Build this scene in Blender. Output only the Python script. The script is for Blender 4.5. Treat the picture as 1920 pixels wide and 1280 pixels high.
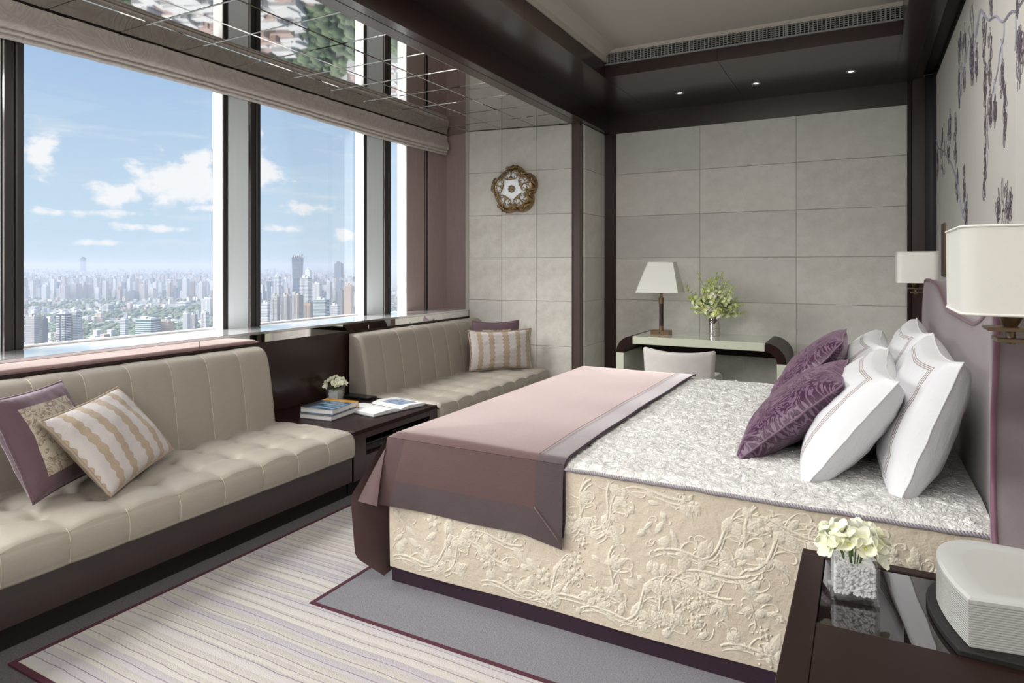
import bpy, bmesh, math, random
from mathutils import Vector, Matrix, noise as mnoise
PI = math.pi
for o in list(bpy.data.objects): bpy.data.objects.remove(o, do_unlink=True)
SC = bpy.context.scene
COL = SC.collection
random.seed(7)

# ------------------------------------------------------------------ camera
cam_d = bpy.data.cameras.new('camera'); cam = bpy.data.objects.new('camera', cam_d); COL.objects.link(cam)
cam.location = (0, 0, 1.38); cam.rotation_euler = (PI/2, 0, math.radians(28.37))
cam_d.sensor_fit = 'HORIZONTAL'; cam_d.sensor_width = 36; cam_d.lens = 36*1217/1920
cam_d.shift_y = -(640-498)/1920; cam_d.clip_start = .05; cam_d.clip_end = 80000
SC.camera = cam
SC.view_settings.view_transform = 'Standard'; SC.view_settings.look = 'None'
SC.view_settings.gamma = 1; SC.view_settings.use_curve_mapping = False
SC.view_settings.exposure = 0.0

# ------------------------------------------------------------------ shader expression helper
class X:
    def __init__(s, nt, k): s.nt = nt; s.k = k
    def _m(s, op, *a):
        n = s.nt.nodes.new('ShaderNodeMath'); n.operation = op
        for i, v in enumerate((s,)+a):
            if isinstance(v, X): s.nt.links.new(v.k, n.inputs[i])
            else: n.inputs[i].default_value = v
        return X(s.nt, n.outputs[0])
    def __add__(s, o): return s._m('ADD', o)
    def __radd__(s, o): return s._m('ADD', o)
    def __sub__(s, o): return s._m('SUBTRACT', o)
    def __rsub__(s, o): return (s*-1)+o
    def __mul__(s, o): return s._m('MULTIPLY', o)
    def __rmul__(s, o): return s._m('MULTIPLY', o)
    def __truediv__(s, o): return s._m('DIVIDE', o)
    def abs(s): return s._m('ABSOLUTE')
    def sin(s): return s._m('SINE')
    def fract(s): return s._m('FRACT')
    def floor(s): return s._m('FLOOR')
    def sqrt(s): return s._m('SQRT')
    def exp(s): return s._m('EXPONENT')
    def pow(s, e): return s._m('POWER', e)
    def max(s, o): return s._m('MAXIMUM', o)
    def min(s, o): return s._m('MINIMUM', o)
    def lt(s, o): return s._m('LESS_THAN', o)
    def gt(s, o): return s._m('GREATER_THAN', o)
    def step(s, a, b):
        n = s.nt.nodes.new('ShaderNodeMapRange'); n.interpolation_type = 'SMOOTHSTEP'
        s.nt.links.new(s.k, n.inputs[0]); n.inputs[1].default_value = a; n.inputs[2].default_value = b
        return X(s.nt, n.outputs[0])
def mixc(nt, f, a, b):
    n = nt.nodes.new('ShaderNodeMix'); n.data_type = 'RGBA'
    if isinstance(f, X): nt.links.new(f.k, n.inputs[0])
    else: n.inputs[0].default_value = f
    for i, v in ((6, a), (7, b)):
        if isinstance(v, X): nt.links.new(v.k, n.inputs[i])
        else: n.inputs[i].default_value = (*v, 1) if len(v) == 3 else v
    return X(nt, n.outputs[2])
def coords(nt, kind='Object'):
    n = nt.nodes.new('ShaderNodeTexCoord'); return n.outputs[kind]
def sep(nt, sock):
    n = nt.nodes.new('ShaderNodeSeparateXYZ'); nt.links.new(sock, n.inputs[0])
    return [X(nt, n.outputs[i]) for i in range(3)]
def vec(nt, a, b, c):
    n = nt.nodes.new('ShaderNodeCombineXYZ')
    for i, v in enumerate((a, b, c)):
        if isinstance(v, X): nt.links.new(v.k, n.inputs[i])
        else: n.inputs[i].default_value = v
    return n.outputs[0]
def nz(nt, v, scale=5, detail=3, rough=.5, dist=0, st=None):
    if st:
        mp = nt.nodes.new('ShaderNodeMapping'); nt.links.new(v, mp.inputs[0]); mp.inputs['Scale'].default_value = st; v = mp.outputs[0]
    n = nt.nodes.new('ShaderNodeTexNoise'); nt.links.new(v, n.inputs['Vector'])
    n.inputs['Scale'].default_value = scale; n.inputs['Detail'].default_value = detail
    n.inputs['Roughness'].default_value = rough; n.inputs['Distortion'].default_value = dist
    return X(nt, n.outputs[0])
def vor(nt, v, scale, feat='F1'):
    n = nt.nodes.new('ShaderNodeTexVoronoi'); n.feature = feat; nt.links.new(v, n.inputs['Vector']); n.inputs['Scale'].default_value = scale
    return X(nt, n.outputs['Distance'])
def white(nt, x):
    n = nt.nodes.new('ShaderNodeTexWhiteNoise'); n.noise_dimensions = '1D'; nt.links.new(x.k, n.inputs['W']); return X(nt, n.outputs[0])
def objrand(nt):
    n = nt.nodes.new('ShaderNodeObjectInfo'); return X(nt, n.outputs['Random'])
def C8(r, g, b):
    f = lambda c: (c/255/12.92) if c/255 <= .04045 else ((c/255+.055)/1.055)**2.4
    return (f(r), f(g), f(b))
def mat(name, col=(.5,.5,.5), rough=.5, metal=0, spec=.5, coat=0, coatr=.1, sheen=0, sheenr=.3, sheent=None, fn=None, bump=None, bdist=.002, bstr=1, emit=None, trans=0, ior=1.45, aniso=0):
    m = bpy.data.materials.new(name); m.use_nodes = True; nt = m.node_tree
    b = nt.nodes['Principled BSDF']; I = b.inputs
    I['Base Color'].default_value = (*col, 1); I['Roughness'].default_value = rough; I['Metallic'].default_value = metal
    I['Specular IOR Level'].default_value = spec; I['Coat Weight'].default_value = coat; I['Coat Roughness'].default_value = coatr
    I['Sheen Weight'].default_value = sheen; I['Sheen Roughness'].default_value = sheenr
    if sheent: I['Sheen Tint'].default_value = (*sheent, 1)
    I['Transmission Weight'].default_value = trans; I['IOR'].default_value = ior
    if emit: I['Emission Color'].default_value = (*emit[0], 1); I['Emission Strength'].default_value = emit[1]
    if fn:
        c = fn(nt)
        if c is not None: nt.links.new(c.k, I['Base Color'])
    if bump:
        h = bump(nt); bn = nt.nodes.new('ShaderNodeBump'); bn.inputs['Distance'].default_value = bdist; bn.inputs['Strength'].default_value = bstr
        nt.links.new(h.k, bn.inputs['Height']); nt.links.new(bn.outputs[0], I['Normal'])
    return m

# ------------------------------------------------------------------ world: blue sky with cumulus over the horizon
W = bpy.data.worlds.new('sky'); SC.world = W; W.use_nodes = True
nt = W.node_tree; bg = nt.nodes['Background']
dx, dy, dz = sep(nt, coords(nt, 'Generated'))
grad = dz.max(0).step(0.0, .42)
sky = mixc(nt, grad, C8(203, 226, 243), C8(150, 184, 228))
hz = dz.max(0).step(0, .03)
sky = mixc(nt, hz, C8(208, 226, 242), sky)
zz = dz.max(.02)
band = nz(nt, vec(nt, dx*3, dy*3, dz*22), 2.4, 6, .62)
thin = band.step(.5, .78)*(dz.step(.0, .03))*(1-dz.step(.12, .3))
sky = mixc(nt, thin*.55, sky, C8(243, 246, 250))
dens = None
wob = nz(nt, vec(nt, dx*9, dy*9, dz*14), 3.2, 6, .6)
for az, el, sx, sz, wgt in ((64.3,7.9,1.2,2.2,1.0),(59.9,5.4,2.2,1.1,.9),(55.2,6.6,3.4,2.2,1.15),(54.2,8.3,1.6,1.2,1.0),(51.0,9.0,1.9,3.4,1.15),(49.5,7.6,2.6,1.4,.9),(57.5,2.9,4.2,.5,.75),(62,3.9,4.5,.45,.7),(52.5,4.6,5,.5,.72),(43.0,2.6,1.0,.8,1.0),(45.6,4.9,3.2,.8,.62),(50.8,1.9,1.6,.5,.78),(48.2,3.1,2.4,.5,.7),(61,1.7,3,.35,.7),
                       (78,9,5,3,1),(95,7,6,2.5,.9),(30,8,5,3,1),(10,9,7,3,.9),(-20,8,7,3,.9),(-70,9,8,3,.9),(-120,7,8,3,.9),(150,8,8,3,.9)):
    a = math.radians(az); e = math.radians(el); c0 = (-math.sin(a)*math.cos(e), math.cos(a)*math.cos(e), math.sin(e))
    t0 = (-math.cos(a), -math.sin(a), 0)
    u = (dx*t0[0]+dy*t0[1])*(1/math.radians(sx)); v = (dz-c0[2])*(1/math.radians(sz))
    facing = (dx*c0[0]+dy*c0[1]).gt(.5)
    g = ((u*u+v*v)*-1).exp()*wgt*facing
    dens = g if dens is None else dens.max(g)
cl = (dens+(wob-.5)*1.7).step(.38, .8)*dens.step(.05, .3)
sky = mixc(nt, cl*.96, sky, C8(252, 252, 254))
nt.links.new(sky.k, bg.inputs[0]); bg.inputs[1].default_value = 1.0

# ------------------------------------------------------------------ lights
sun_d = bpy.data.lights.new('sun', 'SUN'); sun = bpy.data.objects.new('sun', sun_d); COL.objects.link(sun)
sun_d.energy = 14; sun_d.angle = math.radians(56); sun_d.color = (1, .97, .93)
sun.rotation_euler = Vector((.68, .42, -.60)).to_track_quat('-Z', 'Y').to_euler()
def area(name, loc, tgt, sx, sy, w, col=(1,.97,.93)):
    d = bpy.data.lights.new(name, 'AREA'); d.shape = 'RECTANGLE'; d.size = sx; d.size_y = sy; d.energy = w; d.color = col
    o = bpy.data.objects.new(name, d); COL.objects.link(o); o.location = loc
    o.rotation_euler = (Vector(tgt)-Vector(loc)).to_track_quat('-Z', 'Y').to_euler(); return o
area('fill_light_behind_camera', (-1.3, -1.5, 2.6), (-.9, 3.2, .7), 2.2, 1.2, 55)  # added fill light behind the camera, no fitting there
area('fill_light_under_tray', (-.8, 2.2, 3.05), (-.8, 2.2, 0), 1.6, 3.6, 60)  # added fill under the tray to brighten bed top and other level surfaces

# ------------------------------------------------------------------ materials
def f_stone(nt):
    o = coords(nt); r = objrand(nt)
    a = nz(nt, o, 3, 5, .6); b = nz(nt, o, 60, 4, .7, st=(1, 1, 2.5)); c = nz(nt, o, 14, 3, .6)
    t = (a*.45+b*.3+c*.25)
    base = mixc(nt, t.step(.32, .68), (.54,.51,.46), (.74,.715,.665))
    base = mixc(nt, r.step(.1, 1)*.55, base, (.50,.49,.475)); return mixc(nt, ((r*5.3).fract())*.30, base, (.80,.77,.71))
M = {}
M['stone'] = mat('split_leather_stone', rough=.42, fn=f_stone, bump=lambda nt: nz(nt, coords(nt), 90, 5, .7)*.6+nz(nt, coords(nt), 9, 3)*.4, bdist=.0015)
M['grout'] = mat('joint', (.50,.47,.42), .8)
def f_wood(nt):
    t = nz(nt, coords(nt), 6, 5, .6, .4, st=(1, 1, 9))
    return mixc(nt, t, (.016,.0075,.006), (.032,.015,.012))
M['wood'] = mat('dark_gloss_wood', rough=.28, fn=f_wood, coat=.4, coatr=.12)
def f_wood2(nt):
    t = nz(nt, coords(nt), 6, 5, .6, .4, st=(9, 9, 1))
    return mixc(nt, t, (.055,.032,.026), (.085,.05,.04))
M['jambw'] = mat('window_panel_painted_glare', rough=.32, fn=lambda nt: mixc(nt, nz(nt, coords(nt), 6, 5, .6, .4, st=(9, 9, 1)), (.34,.25,.24), (.46,.36,.35)), coat=.5, coatr=.25)  # paler copy of the jamb wood, reflected light painted into the colour
M['jamb'] = mat('mahogany_satin_panel', rough=.38, fn=f_wood2, coat=.5, coatr=.35)
M['nswood'] = mat('espresso_lacquer', (.018,.0075,.006), .38, spec=.2, coat=.04, coatr=.2)
M['mirror'] = mat('mirror_silver', (.88,.88,.86), .015, 1)
M['mirrorc'] = mat('smoked_mirror', (.50,.49,.46), .02, 1)
M['cream'] = mat('cream_ceiling_paint', (.50,.47,.41), .7)
M['creamwall'] = mat('cream_wall', (.72,.70,.66), .7)
M['white'] = mat('white_frame_paint', (.88,.88,.88), .35)
M['sill'] = mat('sill_painted_sky_reflection', (.80,.80,.81), .09, coat=1, coatr=.02)  # dark glossy sill, its bright sky reflection painted in as a pale base
M['alu'] = mat('pale_grey_metal_panel', (.62,.67,.70), .3, fn=lambda nt: mixc(nt, nz(nt, coords(nt), 4, 3, .6, st=(8, 8, .5)), (.78,.86,.90), (.88,.94,.97)), coat=.3)
M['mull'] = mat('dark_anodised_metal', (.045,.042,.042), .35, .3)
M['black'] = mat('black_satin', (.012,.012,.013), .25)
M['rubber'] = mat('matt_black', (.01,.01,.01), .6)
M['darkcarpet'] = None
def f_floor(nt):
    o = coords(nt); t = nz(nt, o, 170, 3, .7); b = nz(nt, o, 3, 2)
    return mixc(nt, t.step(.3, .7)*.8+b*.2, (.135,.135,.165), (.27,.265,.295))
M['carpet'] = mat('blue_grey_carpet', rough=.95, fn=f_floor, sheen=.3, bump=lambda nt: nz(nt, coords(nt), 220, 3, .7), bdist=.006)
def f_rug(nt):
    x, y, z = sep(nt, coords(nt)); w = nz(nt, vec(nt, x*1.3, y*4, 0), 2, 2)-.5
    fine = nz(nt, vec(nt, x*14, y*6, 0), 2, 2)-.5
    yy = y+w*.03+fine*.006
    c = yy/.047; i = c.floor(); f = c.fract()
    r = white(nt, i); r2 = white(nt, i+57.3)
    base = mixc(nt, r.step(.2, .8), (.53,.505,.465), (.465,.44,.475))
    base = mixc(nt, r2*.5, base, (.60,.575,.55))
    pos = r2*.5+.3
    ln = 1-((f-pos).abs()).step(.012, .045)
    tuft = nz(nt, coords(nt), 150, 2, .7)
    base = mixc(nt, tuft.step(.3, .75)*.22, base, (.36,.33,.31))
    return mixc(nt, ln*.85, base, (.15,.105,.15))
def b_rug(nt):
    x, y, z = sep(nt, coords(nt)); w = nz(nt, vec(nt, x*1.3, y*4, 0), 2, 2)-.5
    f = ((y+w*.03)/.047).fract()
    return nz(nt, coords(nt), 200, 3, .7)*.7+((f*PI).sin())*.5
M['rug'] = mat('striped_wool_rug', rough=.95, fn=f_rug, bump=b_rug, bdist=.006)
M['rugline'] = mat('plum_rug_border', rough=.95, fn=lambda nt: mixc(nt, nz(nt, coords(nt), 160, 2), (.05,.012,.022), (.10,.03,.045)), bump=lambda nt: nz(nt, coords(nt), 200, 3), bdist=.005)
def b_cloth(s=900): return lambda nt: nz(nt, coords(nt), s, 2, .6)
def f_sofa(nt):
    return mixc(nt, nz(nt, coords(nt), 40, 4, .7, st=(1, 1, 5)), (.325,.29,.243), (.39,.353,.30))
M['sofa'] = mat('taupe_satin_upholstery', rough=.42, fn=f_sofa, spec=.45, sheen=.25, bump=b_cloth(500), bdist=.0006)
M['thread'] = mat('pale_seam_thread', (.62,.56,.46), .6)
def f_shade(nt):
    v = nz(nt, coords(nt), 3, 3, .5, 1.5); w = ((v*70).sin()*.5+.5)
    return mixc(nt, w*.5+nz(nt, coords(nt), 30, 3)*.3, (.54,.49,.45), (.67,.62,.575))
M['shade'] = mat('roman_shade_fabric', rough=.7, fn=f_shade, sheen=.3, bump=lambda nt: (nz(nt, coords(nt), 3, 3, .5, 1.5)*70).sin()*.5+.5, bdist=.0012)
M['valance'] = mat('brown_valance', (.085,.062,.052), .7)
# velvets
def velvet(name, a, b, tint, sheen=1, bs=0):
    return mat(name, rough=.65, fn=lambda nt: mixc(nt, nz(nt, coords(nt), 9, 5, .65), a, b), sheen=sheen, sheenr=.32, sheent=tint, bump=lambda nt: nz(nt, coords(nt), 300, 2, .6), bdist=.0012)
M['runner'] = velvet('dusty_mauve_velvet', (.085,.044,.043), (.11,.06,.058), (1,.84,.82), 1)
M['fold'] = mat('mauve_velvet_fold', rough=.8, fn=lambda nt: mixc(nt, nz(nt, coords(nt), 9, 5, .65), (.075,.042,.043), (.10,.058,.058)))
def nap(m, col, r=.32):
    nt = m.node_tree; sh = nt.nodes.new('ShaderNodeBsdfSheen'); sh.inputs[0].default_value = (*col, 1); sh.inputs['Roughness'].default_value = r
    ad = nt.nodes.new('ShaderNodeAddShader'); nt.links.new(nt.nodes['Principled BSDF'].outputs[0], ad.inputs[0]); nt.links.new(sh.outputs[0], ad.inputs[1]); nt.links.new(ad.outputs[0], nt.nodes['Material Output'].inputs[0])
nap(M['runner'], (.68, .57, .55))
M['runnerb'] = velvet('brown_mauve_velvet_border', (.062,.041,.044), (.085,.058,.062), (.95,.9,.92), 1)
nap(M['runnerb'], (.66, .63, .64))
M['skirt'] = velvet('dark_plum_velvet', (.022,.008,.018), (.035,.013,.028), (.8,.6,.8), .3)
M['headb'] = velvet('grey_mauve_velvet', (.17,.14,.148), (.215,.182,.188), (.9,.85,.9), .5)
M['hpipe'] = mat('plum_piping', (.16,.075,.11), .5, sheen=.3)
M['mauve'] = velvet('mauve_cushion_velvet', (.11,.062,.08), (.16,.10,.12), (.95,.85,.95), .8)
def f_spread(nt):
    x, y, z = sep(nt, coords(nt)); t = nz(nt, coords(nt), 120, 3, .6, st=(3, 3, .5))
    return mixc(nt, t, (.60,.515,.40), (.70,.62,.51))
M['spread'] = mat('beige_matelasse_ground', rough=.85, fn=f_spread, bump=lambda nt: nz(nt, coords(nt), 38, 4, .6)*1.0+nz(nt, coords(nt), 400, 2)*.1, bdist=.006)
def b_top(nt):
    o = coords(nt); a = nz(nt, o, 26, 4, .6, 1.2); return (a-.5).abs()*-2+nz(nt, o, 60, 3)*.4
M['spreadtop'] = mat('ivory_matelasse_painted_creases', rough=.8, fn=lambda nt: mixc(nt, ((nz(nt, coords(nt), 26, 4, .6, 1.2)-.5).abs()*9).min(1), (.66,.645,.63), (.84,.83,.82)), bump=b_top, bdist=.016)  # crease shade painted in as grey along the bump pattern
M['relief'] = mat('ivory_raised_embroidery', (.72,.66,.55), .8, bump=lambda nt: nz(nt, coords(nt), 150, 2), bdist=.003)
M['cord'] = mat('silver_lilac_cord', (.40,.37,.40), .5, bump=lambda nt: (sep(nt, coords(nt))[0]*700+sep(nt, coords(nt))[2]*500).sin(), bdist=.002)
def UVC(nt):
    x, y, z = sep(nt, coords(nt, 'UV')); return x*2-1, y*2-1
def f_wpil(nt):
    u, v = UVC(nt); m = u.abs().max(v.abs()); d = None
    for k in (.735, .765, .795):
        t = 1-((m-k).abs()).step(.004, .009); d = t if d is None else d.max(t)
    gx = nt.nodes.new('ShaderNodeNewGeometry')
    col = mixc(nt, nz(nt, coords(nt), 4, 3), (.66,.67,.70), (.74,.745,.77))
    return mixc(nt, d*.85, col, (.16,.075,.055))
M['wpil'] = mat('white_cotton_with_brown_lines', rough=.55, fn=f_wpil, sheen=.2, bump=lambda nt: nz(nt, coords(nt, 'UV'), 7, 4, .6, .5, st=(6, 1, 1)), bdist=.004)
def zebra(nt):
    u, v = UVC(nt); n = nz(nt, vec(nt, u, v, 0), 2.0, 4, .6, .9)
    return ((n*70+v*22+(u*3).sin()*1.2).sin())
def f_purp(nt):
    t = zebra(nt).step(-.1, .25)
    return mixc(nt, t, (.045,.010,.036), (.15,.09,.135))
M['purple'] = mat('plum_devore_velvet', rough=.40, fn=f_purp, sheen=.3, sheenr=.35, sheent=(.9,.6,.85), bump=lambda nt: zebra(nt).step(-.2, .3)*-1, bdist=.004)
def f_cable(nt):
    u, v = UVC(nt); s = u*2.6+.25; f = s.fract()-.5; w = ((v*15).sin().abs())*.09+.15
    ch = 1-((f.abs())-w).step(-.01, .01)
    wv = nz(nt, vec(nt, u*90, v*90, 0), 1, 2)
    ringd = ((f*f*20+((v*15/PI).fract()-.5)*((v*15/PI).fract()-.5)*3).sqrt()*24).sin()
    tan = mixc(nt, ringd.step(-.3, .6)*.6, (.43,.335,.24), (.52,.42,.32))
    g = mixc(nt, wv, (.54,.50,.49), (.66,.62,.60))
    return mixc(nt, ch, g, tan)
M['cable'] = mat('linen_with_tan_cable_stripes', rough=.6, fn=f_cable, sheen=.3, bump=lambda nt: nz(nt, coords(nt, 'UV'), 120, 2)+nz(nt, coords(nt, 'UV'), 5, 3)*2, bdist=.003)
M['taupepipe'] = mat('taupe_flange', (.36,.29,.22), .55, sheen=.3)
def f_embr(nt):
    u, v = UVC(nt); n = nz(nt, vec(nt, u, v, 0), 3.2, 4, .65, 1.2)
    l = 1-((n-.5).abs()).step(.012, .03); d = vor(nt, vec(nt, u, v, 0), 16).step(.1, .35)
    blob = nz(nt, vec(nt, u, v, 0), 3.5, 3).step(.54, .6)
    c = mixc(nt, nz(nt, vec(nt, u*40, v*40, 0), 1, 2), (.42,.37,.29), (.60,.55,.45))
    c = mixc(nt, blob*(1-d)*.9, c, (.22,.14,.10))
    return mixc(nt, l*.85, c, (.22,.13,.11))
M['embr'] = mat('embroidered_silk_panel', rough=.45, fn=f_embr, bump=lambda nt: nz(nt, coords(nt, 'UV'), 14, 4, .6, 1), bdist=.003)
M['brass'] = mat('antique_brass', (.42,.30,.16), .34, 1, bump=lambda nt: nz(nt, coords(nt), 60, 3), bdist=.001)
M['bronze'] = mat('aged_bronze', (.33,.235,.13), .36, 1)
M['bronzed'] = mat('dark_lamp_bronze', (.20,.145,.095), .32, 1)
M['brassd'] = mat('brown_lamp_brass', (.29,.19,.12), .32, 1)
M['leather'] = mat('dark_leather', (.035,.02,.022), .5)
M['linen'] = mat('off_white_lampshade_linen', (.80,.79,.73), .75, bump=b_cloth(700), bdist=.0005)
M['linenin'] = mat('lampshade_lining', (.85,.83,.78), .7)
M['glow'] = mat('opal_glass', (.86,.90,.92), .2, coat=.5, emit=((.85,.93,1), .12))
M['lacquer'] = mat('pale_green_cream_lacquer', (.60,.62,.50), .16, coat=.8, coatr=.05)
M['chair'] = mat('silver_grey_velvet', rough=.6, fn=lambda nt: mixc(nt, nz(nt, coords(nt), 14, 4, .65), (.46,.43,.41), (.58,.55,.53)), sheen=.6)
M['chrome'] = mat('silvered_glass', (.62,.58,.60), .06, 1, bump=lambda nt: nz(nt, coords(nt), 18, 2), bdist=.006)
M['stem'] = mat('green_stem', (.13,.24,.04), .5)
M['leaf'] = mat('leaf_green', (.14,.27,.045), .5)
M['bud'] = mat('lime_bud', (.58,.66,.16), .5)
M['petalg'] = mat('cream_green_petal', rough=.5, fn=lambda nt: mixc(nt, nz(nt, coords(nt), 60, 2), (.72,.78,.30), (.92,.94,.74)))
M['petal'] = mat('ivory_petal', rough=.45, fn=lambda nt: mixc(nt, nz(nt, coords(nt), 30, 2).step(.4,.7), (.86,.87,.66), (.90,.90,.82)), sheen=.2)
M['petalc'] = mat('yellow_green_flower_centre', (.62,.66,.16), .5)
M['pebble'] = mat('white_gravel', rough=.4, fn=lambda nt: mixc(nt, objrand(nt), (.86,.87,.90), (.92,.93,.94)))
M['paper'] = mat('book_paper', rough=.6, fn=lambda nt: mixc(nt, (sep(nt, coords(nt))[2]*1800).sin()*.5+.5, (.60,.60,.62), (.78,.78,.78)))
M['page'] = mat('white_page', (.84,.84,.84), .5)
def f_cover(nt):
    x, y, z = sep(nt, coords(nt)); n = nz(nt, vec(nt, x*3, y*12, 0), 3, 3)
    c = mixc(nt, n.step(.35, .7), (.03,.07,.13), (.32,.50,.72))
    c = mixc(nt, (x*-1).step(.03, .10), c, (.045,.045,.05))
    return mixc(nt, y.gt(.082), c, (.72,.36,.04))
M['cover'] = mat('blue_photo_book_cover', rough=.25, fn=f_cover, coat=.5)
M['cover2'] = mat('grey_book_cover', (.10,.10,.11), .35)
def f_photo(nt):
    x, y, z = sep(nt, coords(nt)); n = nz(nt, vec(nt, x*10, y*40, 0), 1, 3)
    c = mixc(nt, n.step(.3, .7), (.06,.13,.32), (.55,.62,.70)); return c
M['photo'] = mat('printed_blue_photo', rough=.3, fn=f_photo)
M['mural'] = mat('ivory_silk_wallcovering', rough=.55, fn=lambda nt: mixc(nt, nz(nt, coords(nt), 5, 4), (.64,.62,.58), (.70,.68,.64)), sheen=.2)
M['ink'] = mat('plum_grey_embroidery', (.10,.075,.105), .6)
M['ink2'] = mat('lilac_branch_paint', (.36,.35,.45), .6)
M['plastic'] = mat('pale_grey_plastic', (.52,.525,.51), .38)
M['plastic2'] = mat('light_plastic_top', (.50,.495,.475), .3)
M['led'] = mat('downlight_lens', (.9,.9,.88), .2, emit=((1,.96,.86), 2.2))
M['chromer'] = mat('chrome', (.8,.8,.8), .12, 1)
M['vent'] = mat('grey_vent_metal', (.27,.28,.27), .45, .2)
def glassmat(name, tint, refl=.5, rough=0, f0=.04):
    m = bpy.data.materials.new(name); m.use_nodes = True; nt = m.node_tree; nt.nodes.remove(nt.nodes['Principled BSDF'])
    t = nt.nodes.new('ShaderNodeBsdfTransparent'); t.inputs[0].default_value = (*tint, 1)
    g = nt.nodes.new('ShaderNodeBsdfGlossy'); g.inputs['Roughness'].default_value = rough; g.inputs[0].default_value = (.9,.9,.9,1)
    fr = nt.nodes.new('ShaderNodeFresnel'); fr.inputs[0].default_value = 1.45
    mx = nt.nodes.new('ShaderNodeMixShader'); f = X(nt, fr.outputs[0])*refl
    nt.links.new(f.k, mx.inputs[0]); nt.links.new(t.outputs[0], mx.inputs[1]); nt.links.new(g.outputs[0], mx.inputs[2])
    nt.links.new(mx.outputs[0], nt.nodes['Material Output'].inputs[0]); return m
M['pane'] = glassmat('window_glass', (.98,.985,.985), .10)
M['vglass'] = glassmat('vase_glass', (1,1,1), .5)
M['tglass'] = mat('black_glass_inset', (.012,.009,.008), .03, spec=.9, coat=1, coatr=.01)

# ------------------------------------------------------------------ mesh builder
class MB:
    def __init__(s): s.v = []; s.f = []; s.mi = []; s.uv = {}; s.cur = 0
    def add(s, vs, fs, mi=None):
        o = len(s.v); s.v += [tuple(p) for p in vs]
        for f in fs: s.f.append(tuple(i+o for i in f)); s.mi.append(s.cur if mi is None else mi)
        return s
    def box(s, x0, y0, z0, x1, y1, z1, mi=None, R=None):
        vs = [(x, y, z) for x in (x0, x1) for y in (y0, y1) for z in (z0, z1)]
        if R: vs = [R @ Vector(p) for p in vs]
        return s.add(vs, [(0,1,3,2),(4,6,7,5),(0,4,5,1),(2,3,7,6),(0,2,6,4),(1,5,7,3)], mi)
    def tube(s, pts, r, n=8, closed=False, cap=True, mi=None, flat=None):
        pts = [Vector(p) for p in pts]; N = len(pts); rs = r if isinstance(r, (list, tuple)) else [r]*N
        vs = []; up = None
        for i, p in enumerate(pts):
            a = pts[(i-1) % N] if (closed or i) else p; b = pts[(i+1) % N] if (closed or i < N-1) else p
            t = (b-a); t = t.normalized() if t.length > 1e-9 else Vector((0,0,1))
            if up is None: up = Vector((0,0,1)) if abs(t.z) < .9 else Vector((1,0,0))
            if flat is not None: up = Vector(flat)
            sd = t.cross(up); sd = sd.normalized() if sd.length > 1e-6 else Vector((1,0,0)); u2 = sd.cross(t).normalized()
            if flat is None: up = u2
            for k in range(n):
                an = 2*PI*k/n; vs.append(p+sd*math.cos(an)*rs[i]+u2*math.sin(an)*rs[i])
        fs = []
        for i in range(N if closed else N-1):
            j = (i+1) % N
            for k in range(n): fs.append((i*n+k, i*n+(k+1) % n, j*n+(k+1) % n, j*n+k))
        if cap and not closed: fs.append(tuple(range(n))[::-1]); fs.append(tuple((N-1)*n+k for k in range(n)))
        return s.add(vs, fs, mi)
    def lathe(s, prof, c=(0,0,0), n=20, mi=None, cap=True):
        vs = []
        for r, z in prof:
            for k in range(n): a = 2*PI*k/n; vs.append((c[0]+r*math.cos(a), c[1]+r*math.sin(a), c[2]+z))
        fs = [(i*n+k, i*n+(k+1) % n, (i+1)*n+(k+1) % n, (i+1)*n+k) for i in range(len(prof)-1) for k in range(n)]
        if cap: fs += [tuple(range(n))[::-1], tuple((len(prof)-1)*n+k for k in range(n))]
        return s.add(vs, fs, mi)
    def prism(s, poly, axis, a, b, mi=None):
        # poly: 2D points; extruded along axis from a to b
        def P(p, t): return (t, p[0], p[1]) if axis == 'x' else (p[0], t, p[1]) if axis == 'y' else (p[0], p[1], t)
        n = len(poly); vs = [P(p, a) for p in poly]+[P(p, b) for p in poly]
        return s.add(vs, [tuple(range(n)), tuple(range(2*n-1, n-1, -1))]+[(i, (i+1) % n, n+(i+1) % n, n+i)[::-1] for i in range(n)], mi)
    def grid(s, fn, nu, nv, mi=None, uv=False, wrapu=False):
        vs = [fn(i/nu, j/nv) for i in range(nu+1) for j in range(nv+1)]; m = nv+1; o = len(s.v)
        fs = [(i*m+j, (i+1)*m+j, (i+1)*m+j+1, i*m+j+1) for i in range(nu) for j in range(nv)]
        if uv:
            for i in range(nu+1):
                for j in range(nv+1): s.uv[o+i*m+j] = (i/nu, j/nv)
        return s.add(vs, fs, mi)
    def ico(s, c, r, sub=1, sc=(1,1,1), mi=None, jit=0):
        vs, fs = ICO[sub]
        return s.add([(c[0]+v[0]*r*sc[0]*(1+random.uniform(-jit, jit)), c[1]+v[1]*r*sc[1]*(1+random.uniform(-jit, jit)), c[2]+v[2]*r*sc[2]*(1+random.uniform(-jit, jit))) for v in vs], fs, mi)
ICO = {}
for sub in (1, 2):
    b_ = bmesh.new(); bmesh.ops.create_icosphere(b_, subdivisions=sub, radius=1); b_.verts.ensure_lookup_table()
    ICO[sub] = ([tuple(v.co) for v in b_.verts], [tuple(v.index for v in f.verts) for f in b_.faces]); b_.free()

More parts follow.
